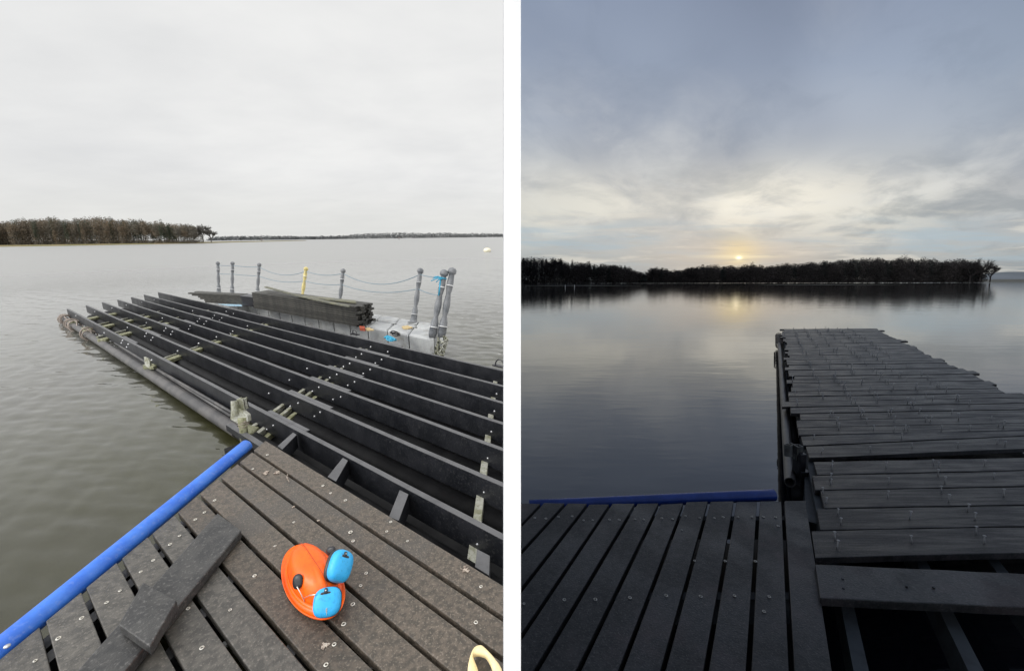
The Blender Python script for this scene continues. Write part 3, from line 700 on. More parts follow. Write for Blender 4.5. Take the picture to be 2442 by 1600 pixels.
# ------------------------------------------------------------------ board stacks on the pontoon
def stack(F0, F1, wvec, layers, cols, th, ragL, ragR, group, lab):
    u = (F1 - F0).normalized(); wv = wvec.normalized(); cw = wvec.length / cols; Ln = (F1 - F0).length
    for i in range(layers):
        for j in range(cols):
            a = ragL(i, j); e = ragR(i, j)
            o = F0 + u * a + wv * (cw * j + random.uniform(0, .008)) + Z * (th * i)
            L2 = Ln - a + e; g = .004; zt = th - .006
            q = [o, o + u * L2, o + u * L2 + wv * (cw - g), o + wv * (cw - g)]
            col = 'front' if j == 0 else 'back' if j == cols - 1 else ORD[j] + ' from the front'
            row = 'top' if i == layers - 1 else 'bottom' if i == 0 else ORD[i] + ' from bottom'
            tag(MB().hexa(q, [p + Z * zt for p in q]).build('stacked_board', M['lumber'], origin=o), 'dark board, %s, %s, in the %s' % (row, col, lab), 'board', group)
ORD = ['first', 'second', 'third', 'fourth', 'fifth', 'sixth', 'seventh', 'eighth', 'ninth']
F0 = PL(606, 735, pz + .008); F1 = PL(855.6, 780.7, pz + .008); Wv = PL(892, 768, pz + .008) - F1
stack(F0, F1, Wv, 9, 5, .0425, lambda i, j: random.uniform(-.03, .05), lambda i, j: random.uniform(-.07, .07), 'boards of the long stack', 'long board stack')
topz = pz + .008 + .0425 * 9
p1_, p2_, p3_ = PL(634, 689.3, topz + .07), PL(730, 710, topz + .03), PL(833, 729, topz + .045)
b = MB(); pts = [p1_.lerp(p2_, k / 8) for k in range(8)] + [p2_.lerp(p3_, k / 8) for k in range(9)]
vs = []; sd = acn * .055
for k, p in enumerate(pts):
    q = k / 16; zz = Z * (.06 * (1 - q) ** 2); vs += [p + zz - sd, p + zz + sd, p + zz + sd - Z * .022, p + zz - sd - Z * .022]
n = len(pts) - 1
b.add(vs, [(3, 2, 1, 0)] + [(k * 4 + r_, k * 4 + (r_ + 1) % 4, k * 4 + 4 + (r_ + 1) % 4, k * 4 + 4 + r_) for k in range(n) for r_ in range(4)] + [(n * 4, n * 4 + 1, n * 4 + 2, n * 4 + 3)])
tag(b.build('bowed_board', M['lumber_pale'], origin=p2_), 'single pale bowed board lying slantwise on top of the long stack', 'board')
q = [PL(714, 703, topz + .03), PL(847, 716, topz + .03), PL(850, 721, topz + .03), PL(712, 707, topz + .03)]
tag(MB().slab(q, .022).build('thin_board', M['lumber_pale'], origin=q[0]), 'greenish flat board at the back on top of the long stack', 'board')
F0 = PL(493, 722, pz + .008); F1 = PL(579, 727, pz + .008); Wv2 = acn * .34
stack(F0, F1, Wv2, 6, 3, .041, lambda i, j: -.12 * i + random.uniform(-.08, .08), lambda i, j: random.uniform(-.02, .0), 'boards of the small stack', 'small left stack')
q = [PL(579, 729, pz + .01), PL(604, 732, pz + .01)]
b = MB(); ww = (q[1] - q[0]).length; uu = (q[1] - q[0]).normalized(); hh = .24
cr_ = thing('black_crate', q[0], 'black plastic crate wedged between the two board stacks', 'crate')
b.hexa([q[0], q[1], q[1] + acn * .3, q[0] + acn * .3], [p + Z * hh for p in (q[0] - uu * .02, q[1] + uu * .02, q[1] + acn * .32 + uu * .02, q[0] + acn * .32 - uu * .02)])
b.build('tub', M['black'], parent=cr_, bevel=.01)
b = MB(); b.hexa([p + Z * (hh - .03) for p in (q[0] - uu * .04 - acn * .02, q[1] + uu * .04 - acn * .02, q[1] + acn * .34 + uu * .04, q[0] + acn * .34 - uu * .04)],
                 [p + Z * (hh + .005) for p in (q[0] - uu * .04 - acn * .02, q[1] + uu * .04 - acn * .02, q[1] + acn * .34 + uu * .04, q[0] + acn * .34 - uu * .04)])
b.build('rim', M['black'], parent=cr_)
# odds and ends on the pontoon
def patch(name, pix, z, th, mat, label, cat):
    top = [PL(x, y, z) for x, y in pix]; n = len(top); b = MB()
    b.add([p - Z * th for p in top] + top, [tuple(reversed(range(n))), tuple(range(n, 2 * n))] + [(i, (i + 1) % n, n + (i + 1) % n, n + i) for i in range(n)])
    return tag(b.build(name, M[mat], origin=top[0] - Z * th), label, cat)
patch('blue_sheet', [(520, 725), (575, 726), (578, 730), (545, 729)], pz + .012, .006, 'sheet_blue', 'pale blue sheet lying flat in front of the small board stack', 'sheet')
patch('red_block', [(857, 777), (869, 778), (871, 783), (858, 782)], pz + .05, .05, 'deb_red', 'small rusty red block at the corner of the long stack', 'block')
patch('wood_offcut', [(866, 783), (880, 781), (892, 786), (875, 787)], pz + .02, .02, 'deb_yel', 'pale wood offcut beside the red block', 'offcut')
patch('wood_offcut', [(958, 778), (972, 776), (984, 780), (972, 783), (962, 783)], pz + .02, .02, 'deb_yel', 'pale wood offcut lying alone in front of the standing grey post', 'offcut')
def scribble(name, cx, cy, rx, ry, z, r, turns, mat, label, cat):
    pts = []
    for i in range(turns * 14):
        a = i / 14 * 2 * math.pi; k = .6 + .4 * math.sin(i * .37)
        pts.append(PL(cx + rx * k * math.cos(a) + rx * .3 * math.sin(i * .11), cy + ry * k * math.sin(a * 1.07) + ry * .3 * math.cos(i * .17), z + .012 * (1 + math.sin(i * .9))))
    return tag(MB().tube(pts, r, 6).build(name, M[mat], origin=PL(cx, cy, z), smooth=True), label, cat)
scribble('rope_coil', 931, 807, 14, 5, pz + .012, .012, 5, 'rope_blue', 'tangled bright blue rope on the pontoon near its front edge', 'rope')
scribble('rope_coil', 944, 795, 14, 5, pz + .012, .009, 3, 'pipe_black', 'dark thin cord looped behind the blue rope tangle', 'cord')
for x, y, s_ in ((846, 797, 1), (1192, 873, 1.2)):
    b = MB(); p = PL(x, y, -.045); R_ = .06 * s_
    b.tube([p + D1 * (-R_ * math.cos(a * math.pi / 12)) + Z * (1.2 * R_ * math.sin(a * math.pi / 12)) for a in range(13)], .008, 6)
    b.box(p, D1, Pn, Z, .1, .03, .008)
    tag(b.build('lifting_ring', M['black'], origin=p, smooth=False), ('small black hoop upright on the beam by the middle of the pontoon' if s_ == 1 else 'small black hoop at the right end of the farthest beam'), 'hoop')

#@@HELMET
# ------------------------------------------------------------------ safety helmet with ear defenders
hc = PL(746, 1388, .012)
la = PL(700, 1314, .012), PL(793, 1464, .012)
lb = PL(691, 1424, .012), PL(801, 1352, .012)
Av = (la[1] - la[0]) / 2; Bv = (lb[1] - lb[0]) / 2
hel = thing('safety_helmet', Vector((hc.x, hc.y, 0)), 'orange safety helmet with two blue ear cups folded up, lying on the deck boards', 'helmet')
HT = .155
def dome(u, v, k=1.0, inner=0):     # u angle, v 0 rim ->1 apex
    cu, su = math.cos(u), math.sin(u); 
    w_ = math.cos(v * math.pi / 2) ** .5; z_ = math.sin(v * math.pi / 2) ** .95
    rid = .006 * v * (math.exp(-(su / .10) ** 2) + .7 * math.exp(-((abs(su) - .42) / .09) ** 2)) * (1 - v)
    return hc + Av * (cu * w_ * k) + Bv * (su * w_ * k * (1.0 - .0 * cu)) + Z * ((HT * z_ + rid * 3) * k)
b = MB(); nu, nv = 56, 14
vs = [dome(2 * math.pi * i / nu, j / nv, .82) for j in range(nv) for i in range(nu)] + [dome(0, 1, .82)]
fs = [(j * nu + i, j * nu + (i + 1) % nu, (j + 1) * nu + (i + 1) % nu, (j + 1) * nu + i) for j in range(nv - 1) for i in range(nu)] + [((nv - 1) * nu + i, (nv - 1) * nu + (i + 1) % nu, nv * nu) for i in range(nu)]
b.add(vs, fs)
shell = b.build('shell', M['orange'], parent=hel, smooth=True)
sv = shell.modifiers.new('s', 'SOLIDIFY'); sv.thickness = .003; sv.offset = -1
# brim with gutter lip
b = MB(); pf = [(.815, .034), (.84, .014), (.90, .007), (.97, .008), (1.03, .018), (1.04, .014), (1.0, .001), (.93, -.003), (.80, .004)]
vs = []; m_ = len(pf)
for i in range(nu):
    u = 2 * math.pi * i / nu
    ext = 1 + .04 * max(0, -math.cos(u)) ** 2 + .03 * max(0, math.cos(u)) ** 3
    for k, z_ in pf:
        vs.append(hc + (Av * math.cos(u) + Bv * math.sin(u)) * (k * (ext if k > .93 else 1)) + Z * (z_ + .010 * abs(math.cos(u))))
fs = [(i * m_ + j, ((i + 1) % nu) * m_ + j, ((i + 1) % nu) * m_ + (j + 1) % m_, i * m_ + (j + 1) % m_) for i in range(nu) for j in range(m_)]
b.add(vs, fs); bb = b.build('brim', M['orange'], parent=hel, smooth=True)
# moulding line along the crown
pts = []
for j in range(21):
    v = -1 + 2 * j / 20 * .9 + .1; u = 0 if v > 0 else math.pi
    pts.append(dome(u, 1 - abs(v) * .75, .826) + Bv.normalized() * .012)
MB().tube(pts, .0011, 5).build('crown_seam', M['deb_red'], parent=hel, smooth=True)
def earcup(cxp, cyp, dep, rx, ry, nrm, tilt, label, mount, wire):
    c = at_depth(cxp, cyp, dep); N_ = nrm.normalized()
    X_ = rL - N_ * rL.dot(N_); X_.normalize(); Y_ = N_.cross(X_)
    ct, s_ = math.cos(tilt), math.sin(tilt); X2 = X_ * ct + Y_ * s_; Y2 = Y_ * ct - X_ * s_
    cup = MB().ball(c + N_ * .012, rx, ry, .034, (X2, Y2, N_), 28, 14, .72).build('ear_cup', M['cyan'], parent=hel, smooth=True)
    cup['label'] = label
    MB().ball(c - N_ * .012, rx * 1.03, ry * 1.03, .018, (X2, Y2, N_), 28, 8, .7).build('cushion', M['black'], parent=cup, smooth=True)
    return c, X2, Y2, N_
cf = fdepth(hc)
vdir = (C - hc).normalized()
c1_ = earcup(807, 1350, cf - .07, .055, .065, vdir * .55 + rL * .8 + Z * .1, -.1, 'blue ear cup standing edge on at the right side', None, None)
c2_ = earcup(781, 1435, cf - .22, .053, .053, vdir * .95 + Z * .05 - rL * .1, .12, 'blue ear cup facing up at the front', None, None)
# yokes
for (c, X2, Y2, N_), (dx, dy) in ((c1_, (-.012, .036)), (c2_, (-.006, .033))):
    p = c + X2 * dx + Y2 * dy + N_ * .040
    if (p - C).dot(uL) < (c - C).dot(uL): p = c + X2 * dx - Y2 * dy + N_ * .040
    b = MB(); b.ball(p - uL * .004, .022, .007, .006, (X2, Y2, N_), 14, 6, .6); b.ball(p + uL * .007, .007, .011, .006, (X2, Y2, N_), 10, 6, .6)
    b.build('yoke', M['black'], parent=hel, smooth=True); MB().ball(p + uL * .009 + N_ * .006, .003).build('rivet', M['bolt'], parent=hel, smooth=True)
def mount(px, py, dp, rx, ry, tilt):
    c = at_depth(px, py, dp); N_ = (C - c).normalized(); X_ = (rL * math.cos(tilt) + uL * math.sin(tilt)); Y_ = N_.cross(X_)
    return MB().ball(c, rx, ry, .016, (X_, Y_, N_), 18, 8, .85).build('mount', M['black'], parent=hel, smooth=True)
mount(710, 1386, cf - .12, .024, .035, .25); mount(789, 1313, cf - .03, .024, .022, .4)
def wire(pts, r=.0022):
    MB().tube([at_depth(x, y, d) for x, y, d in pts], r, 6).build('wire_arm', M['steelwire'], parent=hel, smooth=True)
wire([(708, 1398, cf - .145), (716, 1412, cf - .15), (725, 1430, cf - .15), (727, 1440, cf - .14)])
wire([(726, 1425, cf - .15), (738, 1419, cf - .21), (752, 1417, cf - .25)])
wire([(730, 1443, cf - .12), (742, 1458, cf - .14), (754, 1461, cf - .16)])
# small pale moulded mark on the front cup
p = at_depth(779, 1457, cf - .268); MB().box(p, rL, uL, fL, .0022, .013, .003).build('size_mark', M['steelwire'], parent=hel)

# ------------------------------------------------------------------ cream D-grip at the lower right
outer = [(1116, 1660), (1115, 1600), (1116, 1584), (1118, 1572), (1121, 1561), (1128, 1544), (1134, 1538), (1141, 1535), (1148, 1534.7), (1153, 1538.5), (1168.6, 1553), (1180, 1567), (1191.7, 1582), (1200, 1596), (1200, 1660)]
inner = [(1146, 1625), (1140, 1593), (1134, 1578), (1130, 1568), (1127.8, 1561.6), (1128.5, 1557), (1133, 1555.5), (1140, 1554.7), (1149, 1556.5), (1157.8, 1558.5), (1163, 1565.5), (1168.6, 1576), (1174, 1588), (1176, 1600), (1172, 1625)]
gz = .045
n = len(outer); b = MB(); rings = []
top_o = [PL(x, y, gz) for x, y in outer]; top_i = [PL(x, y, gz) for x, y in inner]
mid = [(a + b_) / 2 for a, b_ in zip(top_o, top_i)]
vs = []
for i in range(n):
    o_, i_ = top_o[i], top_i[i]
    for k in range(10):
        a = 2 * math.pi * k / 10; vs.append((o_ + i_) / 2 + (o_ - i_) / 2 * 1.12 * math.copysign(abs(math.cos(a)) ** .6, math.cos(a)) + Z * (.016 * math.sin(a) - .012))
fs = [(i * 10 + k, i * 10 + (k + 1) % 10, (i + 1) * 10 + (k + 1) % 10, (i + 1) * 10 + k) for i in range(n - 1) for k in range(10)] + [tuple(range(10)), tuple(reversed(range((n - 1) * 10, n * 10)))]
b.add(vs, fs)
g = b.build('tool_handle', M['cream'], origin=PL(1150, 1580, 0), smooth=True); tag(g, 'cream rounded hand grip with an oval opening, resting on the deck at the corner', 'tool handle')
g.modifiers.new('ss', 'SUBSURF').render_levels = 1

#@@EVENING
# ------------------------------------------------------------------ evening side: deck
gR = [((1293, 1200), (1246.5, 1249)), ((1349, 1201), (1246.5, 1313)), ((1402, 1202), (1246.5, 1401)), ((1456, 1202), (1246.5, 1512)), ((1516, 1202), (1277, 1600)), ((1573, 1201), (1378, 1600)), ((1633, 1198), (1479, 1600)),
      ((1691, 1196), (1580, 1600)), ((1753, 1195), (1683, 1600)), ((1809, 1195), (1785, 1600)), ((1867, 1196), (1888, 1600)), ((1921, 1195), (1984, 1600))]
rdeck = thing('jetty_deck', PR(1600, 1400), 'dark slatted jetty deck with a dim blue pipe behind it, evening side', 'deck', 'R')
rplanks = []
def farline(i): return [0, 0, .004, 0, .003, 0, .006, 0, .002, 0, 0, 0][i % 12]
lines = []
for (a, b_) in gR:
    pA = PR(*a); pB = PR(*b_); d = (pB - pA).normalized(); lines.append((pA, pA + d * (2.6)))
d0 = (lines[0][1] - lines[0][0]).normalized(); step = (lines[0][0] - lines[1][0])
lines = [(lines[0][0] + step * k, lines[0][0] + step * k + d0 * 2.6) for k in (3, 2, 1)] + lines
for i in range(len(lines) - 1):
    (a0, a1), (b0, b1) = lines[i], lines[i + 1]
    ac = (b0 - a0).normalized(); g = .011
    j = random.uniform(-.012, .006); zz = Z * random.uniform(-.002, .002); dl = (a1 - a0).normalized(); dr = (b1 - b0).normalized()
    q = [a0 + ac * g + dl * j + zz, b0 - ac * g * (i < len(lines) - 2) + dr * j + zz, b1 - ac * g * (i < len(lines) - 2) + zz, a1 + ac * g + zz]
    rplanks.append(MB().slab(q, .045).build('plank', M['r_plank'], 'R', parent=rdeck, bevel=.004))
def rline_plank(p):
    best = 0
    for i in range(len(lines) - 1):
        (a0, a1), (b0, b1) = lines[i], lines[i + 1]
        ka = a0.x + (a1.x - a0.x) * (p.y - a0.y) / (a1.y - a0.y); kb = b0.x + (b1.x - b0.x) * (p.y - b0.y) / (b1.y - b0.y)
        if ka <= p.x <= kb: best = i
    return rplanks[best]
sR = [(235, 420), (318, 425), (410, 412), (512, 408), (598, 438), (665, 436), (790, 433), (862, 434), (980, 430), (1045, 432), (1180, 422), (1260, 428), (1355, 405), (1460, 420), (1570, 420), (1635, 415), (1745, 413), (1850, 412), (1935, 412), (2025, 415),
      (685, 1025), (942, 1012), (1212, 997), (1468, 1003), (1720, 998), (1978, 1005), (455, 1028), (155, 1057), (2045, 480), (1328, 510), (1423, 738), (1650, 740), (1875, 742), (1940, 1115)]
for x, y in sR:
    p = PR(1200 + x * .3207, 1100 + y * .3207, .001); put('screw', screw_me, rline_plank(p), p + Z * .0015, (0, 0, random.random() * 3), random.uniform(.8, 1.1))
for yy in (1235, 1420):
    a = PR(1250, yy, -.05); b_ = PR(1915 if yy < 1300 else 1950, yy, -.05); MB().bar(a, b_, .05, .14).build('joist', M['r_joist'], 'R', parent=rdeck)
for k in range(5):
    fa = lines[0][0].lerp(lines[-1][0], (k + .5) / 5) + Z * -.26; fb_ = lines[0][1].lerp(lines[-1][1], (k + .5) / 5) + Z * -.26
    MB().bar(fa, fb_, (lines[0][0] - lines[-1][0]).length / 5 * .99, .2).build('float_block', M['pipe_black'], 'R', parent=rdeck, bevel=.01)  # black blocks added below the boards to shut bright water out of the gaps
pe = PR(1846, 1180, -.01); ps = PR(1262, 1206, -.07)
k_ = fdepth(pe, 'R') / F * 13.5
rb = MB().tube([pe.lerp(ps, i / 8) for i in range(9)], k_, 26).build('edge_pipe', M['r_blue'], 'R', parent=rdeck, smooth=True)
rb.modifiers.new('b', 'BEVEL').width = .003; rb['label'] = 'dim blue pipe beyond the board ends'
# walkway of boards bristling with half-driven screws
walk = thing('jetty_walkway', PR(2100, 1000), 'long walkway of dark boards bristling with upright screws', 'walkway', 'R')
nail_me = proto_mesh(MB().tube([(0, 0, 0), (0, 0, .05)], .0036, 6).ball((0, 0, .0505), .0088, .0088, .003, n=10, m=4), 'screw', M['nail'])
def rboard(q, parent, th=.04, mat='r_board', jit=.002, segs=10):
    tl, tr, brr, bl = q; b = MB(); rings = []
    for k in range(segs + 1):
        f_ = k / segs; zz = Z * random.uniform(-jit, jit)
        a = tl.lerp(tr, f_) + zz; c = bl.lerp(brr, f_) + zz; rings += [a, c, c - Z * th, a - Z * th]
    b.add(rings, [(3, 2, 1, 0)] + [(k * 4 + r_, k * 4 + (r_ + 1) % 4, k * 4 + 4 + (r_ + 1) % 4, k * 4 + 4 + r_) for k in range(segs) for r_ in range(4)] + [(segs * 4, segs * 4 + 1, segs * 4 + 2, segs * 4 + 3)])
    if parent is None: return b.build('loose_board', M[mat], 'R', origin=tl, bevel=.004)
    return b.build('board', M[mat], 'R', parent=parent, bevel=.003)
def ext(a, b_, k=.9): return b_ + (b_ - a).normalized() * k
bd_px = [[(1935, 1265.6), (2442, 1256), (2442, 1317), (1944, 1329)], [(1948, 1213.6), (2442, 1205), (2442, 1253), (1956, 1263)], [(1956, 1169), (2442, 1161), (2442, 1202), (1966, 1210.5)],
         [(1937, 1134), (2442, 1122.5), (2442, 1158), (1944, 1167.5)], [(1940.5, 1101), (2442, 1091), (2442, 1120), (1949, 1131.5)], [(1922, 1064.7), (2442, 1040), (2442, 1069), (1930, 1091.5)],
         [(1910, 1040.5), (2442, 1018), (2442, 1038), (1916, 1062)]]
boards = []
for px in bd_px:
    a, b_, c, d = [PR(*p) for p in px]; b2, c2 = ext(a, b_), ext(d, c)
    boards.append((rboard([a, b2, c2, d], walk), (a, b2, c2, d)))
# far rows
Yd = PR(1902, 1038)
e0 = PR(2069.5, 779.6); e1 = PR(2389.6, 934)            # right edge of the walkway
l0 = PR(1863, 784.5); l1 = PR(1905, 1038)
vk = ray(1843, 670.5, 'R'); vsk = vk.x / vk.y
yy = l1.y; y_end = l0.y; pitch = .24; row = 0
while yy < y_end - .05:
    f_ = (yy - l1.y) / (l0.y - l1.y); w_ = pitch * random.uniform(.93, 1.05)
    lx = l1.x + (l0.x - l1.x) * f_
    off = random.choice([0, 0, 0, .03, .05, -.05, .08]) if f_ > .04 else .0
    if f_ < .25 and f_ > .1: off -= .05
    rx = e1.x + (e0.x - e1.x) * (yy + .25 - e1.y) / (e0.y - e1.y) + random.choice([0, 0, .03, .1, .2, -.05])
    sl_ = .055 * (1 - f_) + .035 * f_
    zz = random.uniform(-.004, .004); s2 = sl_ + random.uniform(-.003, .003)
    a = Vector((lx + off + vsk * (w_ - .016), yy + w_ - .022, zz)); d = Vector((lx + off, yy, zz)); LL = rx - lx - off
    b2 = a + Vector((LL, s2 * LL, 0)); c2 = d + Vector((LL, s2 * LL, 0))
    boards.append((rboard([a, b2, c2, d], walk), (a, b2, c2, d))); yy += w_; row += 1
# upright screws: listed near ones, then columns over the joists
nl = [(473, 285), (480, 315), (465, 372), (467, 403), (812, 300), (828, 395), (1107, 285), (1140, 300), (1135, 348), (1178, 395), (1424, 285), (1480, 365), (423, 462), (440, 520), (823, 485), (1157, 455), (1203, 510), (1543, 475), (513, 590), (533, 650), (960, 615), (1317, 570), (1365, 622),
      (497, 745), (508, 800), (974, 765), (1373, 712), (1421, 768), (365, 120), (412, 208), (862, 75), (908, 118), (975, 175), (718, 195), (1258, 172), (1500, 150), (1550, 165)]
def find_board(p):
    best = None; bdst = 9
    for ob, (a, b2, c2, d) in boards:
        ym = (a.y + d.y) / 2 + (b2.y - a.y) * (p.x - a.x) / (b2.x - a.x)
        if abs(ym - p.y) < bdst: bdst = abs(ym - p.y); best = ob
    return best
for x, y in nl:
    p = PR(1800 + x * .3849, 1000 + y * .3849); put('screw', nail_me, find_board(p), p, (random.uniform(-.12, .12), random.uniform(-.15, .15), 0), random.uniform(.85, 1.1))
jl = [PR(1945, 1100), PR(2120, 1100), PR(2260, 1100), PR(2380, 1100), PR(2420, 1045)]
vdr = ray(1843, 670.5, 'R'); vdr = Vector((vdr.x, vdr.y, 0)).normalized()
for k, (ob, (a, b2, c2, d)) in enumerate(boards[7:]):
    for c in range(7):
        p = PR(1925, 1060) + Vector((c * .36, 0, 0)); p = p + vdr * ((a.y - p.y - .1 * random.random() - .05) / vdr.y)
        p.y += (b2.y - a.y) * (p.x - a.x) / (b2.x - a.x)
        if not (a.x + .03 < p.x < b2.x - .05): continue
        for rep in range(random.choice([0, 1, 1, 2])):
            pp = p + Vector((random.uniform(-.04, .04), random.uniform(-.03, .03), a.z)); put('screw', nail_me, ob, pp, (random.uniform(-.15, .15), random.uniform(-.15, .15), 0), random.uniform(.9, 1.6))
# joists and frame under the walkway
for (a, b_) in (((2023, 1454), (2054, 1600)), ((2255, 1454), (2328, 1600))):
    a, b_ = PR(*a, -.09), PR(*b_, -.09); d = (a - b_).normalized()
    MB().bar(b_ - d * .3, a + d * 8.2, .055, .14, 10, .001).build('joist', M['r_joist'], 'R', parent=walk)
a = PR(2380, 1350, -.09); MB().bar(a - vdr * 1.4, a + vdr * 7, .055, .14).build('joist', M['r_joist'], 'R', parent=walk)
a = PR(1953, 1200, -.05); MB().bar(a - vdr * 0.9, PR(1868, 790, -.05), .05, .16, 8, .001).build('side_beam', M['r_joist'], 'R', parent=walk)
a, b_ = PR(1884, 1150, -.13), PR(1857, 800, -.13)
fp2 = MB().hollow(a, b_, .042, .2, 24).build('float_pipe', M['pipe_grey'], 'R', parent=walk, smooth=True); fp2['label'] = 'grey float pipe along the left side of the walkway'
fp2.modifiers.new('e', 'EDGE_SPLIT').split_angle = math.radians(40)
a, b_ = PR(1905, 1190, -.24), PR(1866, 800, -.24); MB().tube([a, b_], .05, 14).build('float_pipe', M['pipe_black'], 'R', parent=walk, smooth=True)
MB().bar(PR(1930, 1120, -.10), PR(1936, 1245, -.10), .07, .12).build('side_beam', M['r_joist'], 'R', parent=walk)
MB().slab([PR(1864, 958, .0), PR(1884, 957, .0), PR(1885, 969, .0), PR(1865, 970, .0)], .03).build('clamp_board', M['r_board'], 'R', parent=walk)
# loose skewed board in front
q = [PR(1944, 1344.5, .03), PR(2442, 1367.6, .02), PR(2442, 1448, .02), PR(1956, 1425, .03)]
q[1] = ext(q[0], q[1], .6); q[2] = ext(q[3], q[2], .6)
lbd = rboard(q, None, .045, 'r_plank'); tag(lbd, 'plain bare board lying askew over the open joists, nearest of the walkway', 'board')
for x, y in ((545, 985), (550, 1043), (942, 1030), (1108, 1037)):
    p = PR(1800 + x * .3849, 1000 + y * .3849, .031)
    MB().lathe(p - Z * .004, p + Z * .0015, [(0, .006), (1, .006)], 8).build('screw_hole', M['black'], 'R', parent=lbd)
# bracket with sockets on the evening side
br = thing('mooring_bracket', PR(1890, 1190, -.1), 'dark bracket with a round and a square tube socket at the left of the walkway', 'bracket', 'R')
bd2 = fdepth(PR(1892, 1120, -.05), 'R'); s2 = bd2 / F
def rp3(x, y, dd=0): return at_depth(x, y, bd2 + dd, 'R')
M['r_galv'] = pmat('dull_steel', (.12, .125, .12), .5, (.07, .07, .065), 12, 4, metal=.2)
MB().hollow(rp3(1880, 1060), rp3(1880, 1087), 9 * s2, .22, 20).build('round_socket', M['r_galv'], 'R', parent=br)
c0 = rp3(1903, 1062, .03); hx = 8 * s2; b = MB()
for dx, dy, lx, ly in ((-1, 0, .15, 1), (1, 0, .15, 1), (0, -1, 1, .15), (0, 1, 1, .15)):
    b.box(c0 + rR * (dx * hx * .85) + Vector((0, 1, 0)) * (dy * hx * .85) - Z * .06, Vector((1, 0, 0)), Vector((0, 1, 0)), Z, hx * lx, hx * ly, .06)
b.build('square_socket', M['r_galv'], 'R', parent=br)
MB().box(rp3(1894, 1070), Vector((1, 0, 0)), Vector((0, 1, 0)), Z, .006, .05, .035).build('clamp_plate', M['r_galv'], 'R', parent=br)
b = MB(); b.box(rp3(1906, 1105, .03), Vector((1, 0, 0)), Vector((0, 1, 0)), Z, .03, .045, .10); b.box(rp3(1915, 1140, .02), Vector((1, 0, 0)), Vector((0, 1, 0)), Z, .045, .04, .07)
b.build('clamp_body', M['black'], 'R', parent=br, bevel=.006)
b = MB(); 
for x, y in ((1938, 1188), (1945, 1184)): b.ball(rp3(x, y, -.1), .006)
b.build('bolt', M['bolt'], 'R', parent=br, smooth=True)
rp = thing('mooring_rope', PR(1856, 810, -.1), 'thin dark rope looped round the far end of the evening float pipe', 'rope', 'R')
b = MB(); a, b_ = PR(1884, 1150, -.13), PR(1857, 800, -.13); ax = (a - b_).normalized()
for k in range(9):
    MB().ring(b_ + ax * (.15 + k * .28), .085, .012, (ax + Vector((random.uniform(-.5, .5), 0, random.uniform(-.5, .5)))).normalized(), 14, 5).build('coil', M['rope_brown'], 'R', parent=rp, smooth=True)

#@@SHORES
# ------------------------------------------------------------------ shores and woods
def leaves(b, c, rx, ry, rz, n, sz, rnd, flat=1.0, shell=.35):
    for _ in range(n):
        while True:
            v = Vector((rnd.uniform(-1, 1), rnd.uniform(-1, 1), rnd.uniform(-1, 1)))
            if v.length <= 1 and v.length > shell * rnd.random(): break
        p = Vector((c.x + v.x * rx, c.y + v.y * ry, c.z + v.z * rz)); a = rnd.random() * 6.28; e = rnd.uniform(-1, 1)
        d1 = Vector((math.cos(a), math.sin(a) * .6, e)).normalized() * sz * rnd.uniform(.5, 1.4); d2 = d1.cross(Vector((rnd.uniform(-1, 1), rnd.uniform(-1, 1), rnd.uniform(-1, 1)))).normalized() * sz * rnd.uniform(.2, .55)
        b.add([p - d1, p + d2, p + d1, p - d2 * .6], [(0, 1, 2, 3)])
def limb(b, p, d, L, r, depth, rnd, tw):
    q = p + d * L; b.tube([p, p.lerp(q, .5) + Vector((rnd.uniform(-.05, .05) * L,) * 3), q], 0, 5, True, [r, r * .8, r * .55])
    if depth == 0:
        for _ in range(tw):
            dd = (d + Vector((rnd.uniform(-1, 1), rnd.uniform(-1, 1), rnd.uniform(-.5, 1)))).normalized() * L * rnd.uniform(.5, 1.1); s_ = p.lerp(q, rnd.uniform(.2, 1)); w_ = dd.cross(Vector((0, 1, .2))).normalized() * max(.055, r * .5)
            b.add([s_ - w_, s_ + w_, s_ + dd], [(0, 1, 2)])
        return
    for _ in range(rnd.choice([3, 3, 4])):
        dd = (d * 1.0 + Vector((rnd.uniform(-.9, .9), rnd.uniform(-.9, .9), rnd.uniform(-.25, .7)))).normalized()
        limb(b, p.lerp(q, rnd.uniform(.55, 1)), dd, L * rnd.uniform(.6, .8), r * .55, depth - 1, rnd, tw)
def ground_pt(px, dist, side, z=WZ):
    d = ray(px, 600, side); d = Vector((d.x, d.y, 0)); d = d / d.dot(fL if side == 'L' else fR); p = d * dist; p.z = z; return p
def top_h(px, py, dist, side):
    p = at_depth(px, py, dist, side); return p.z
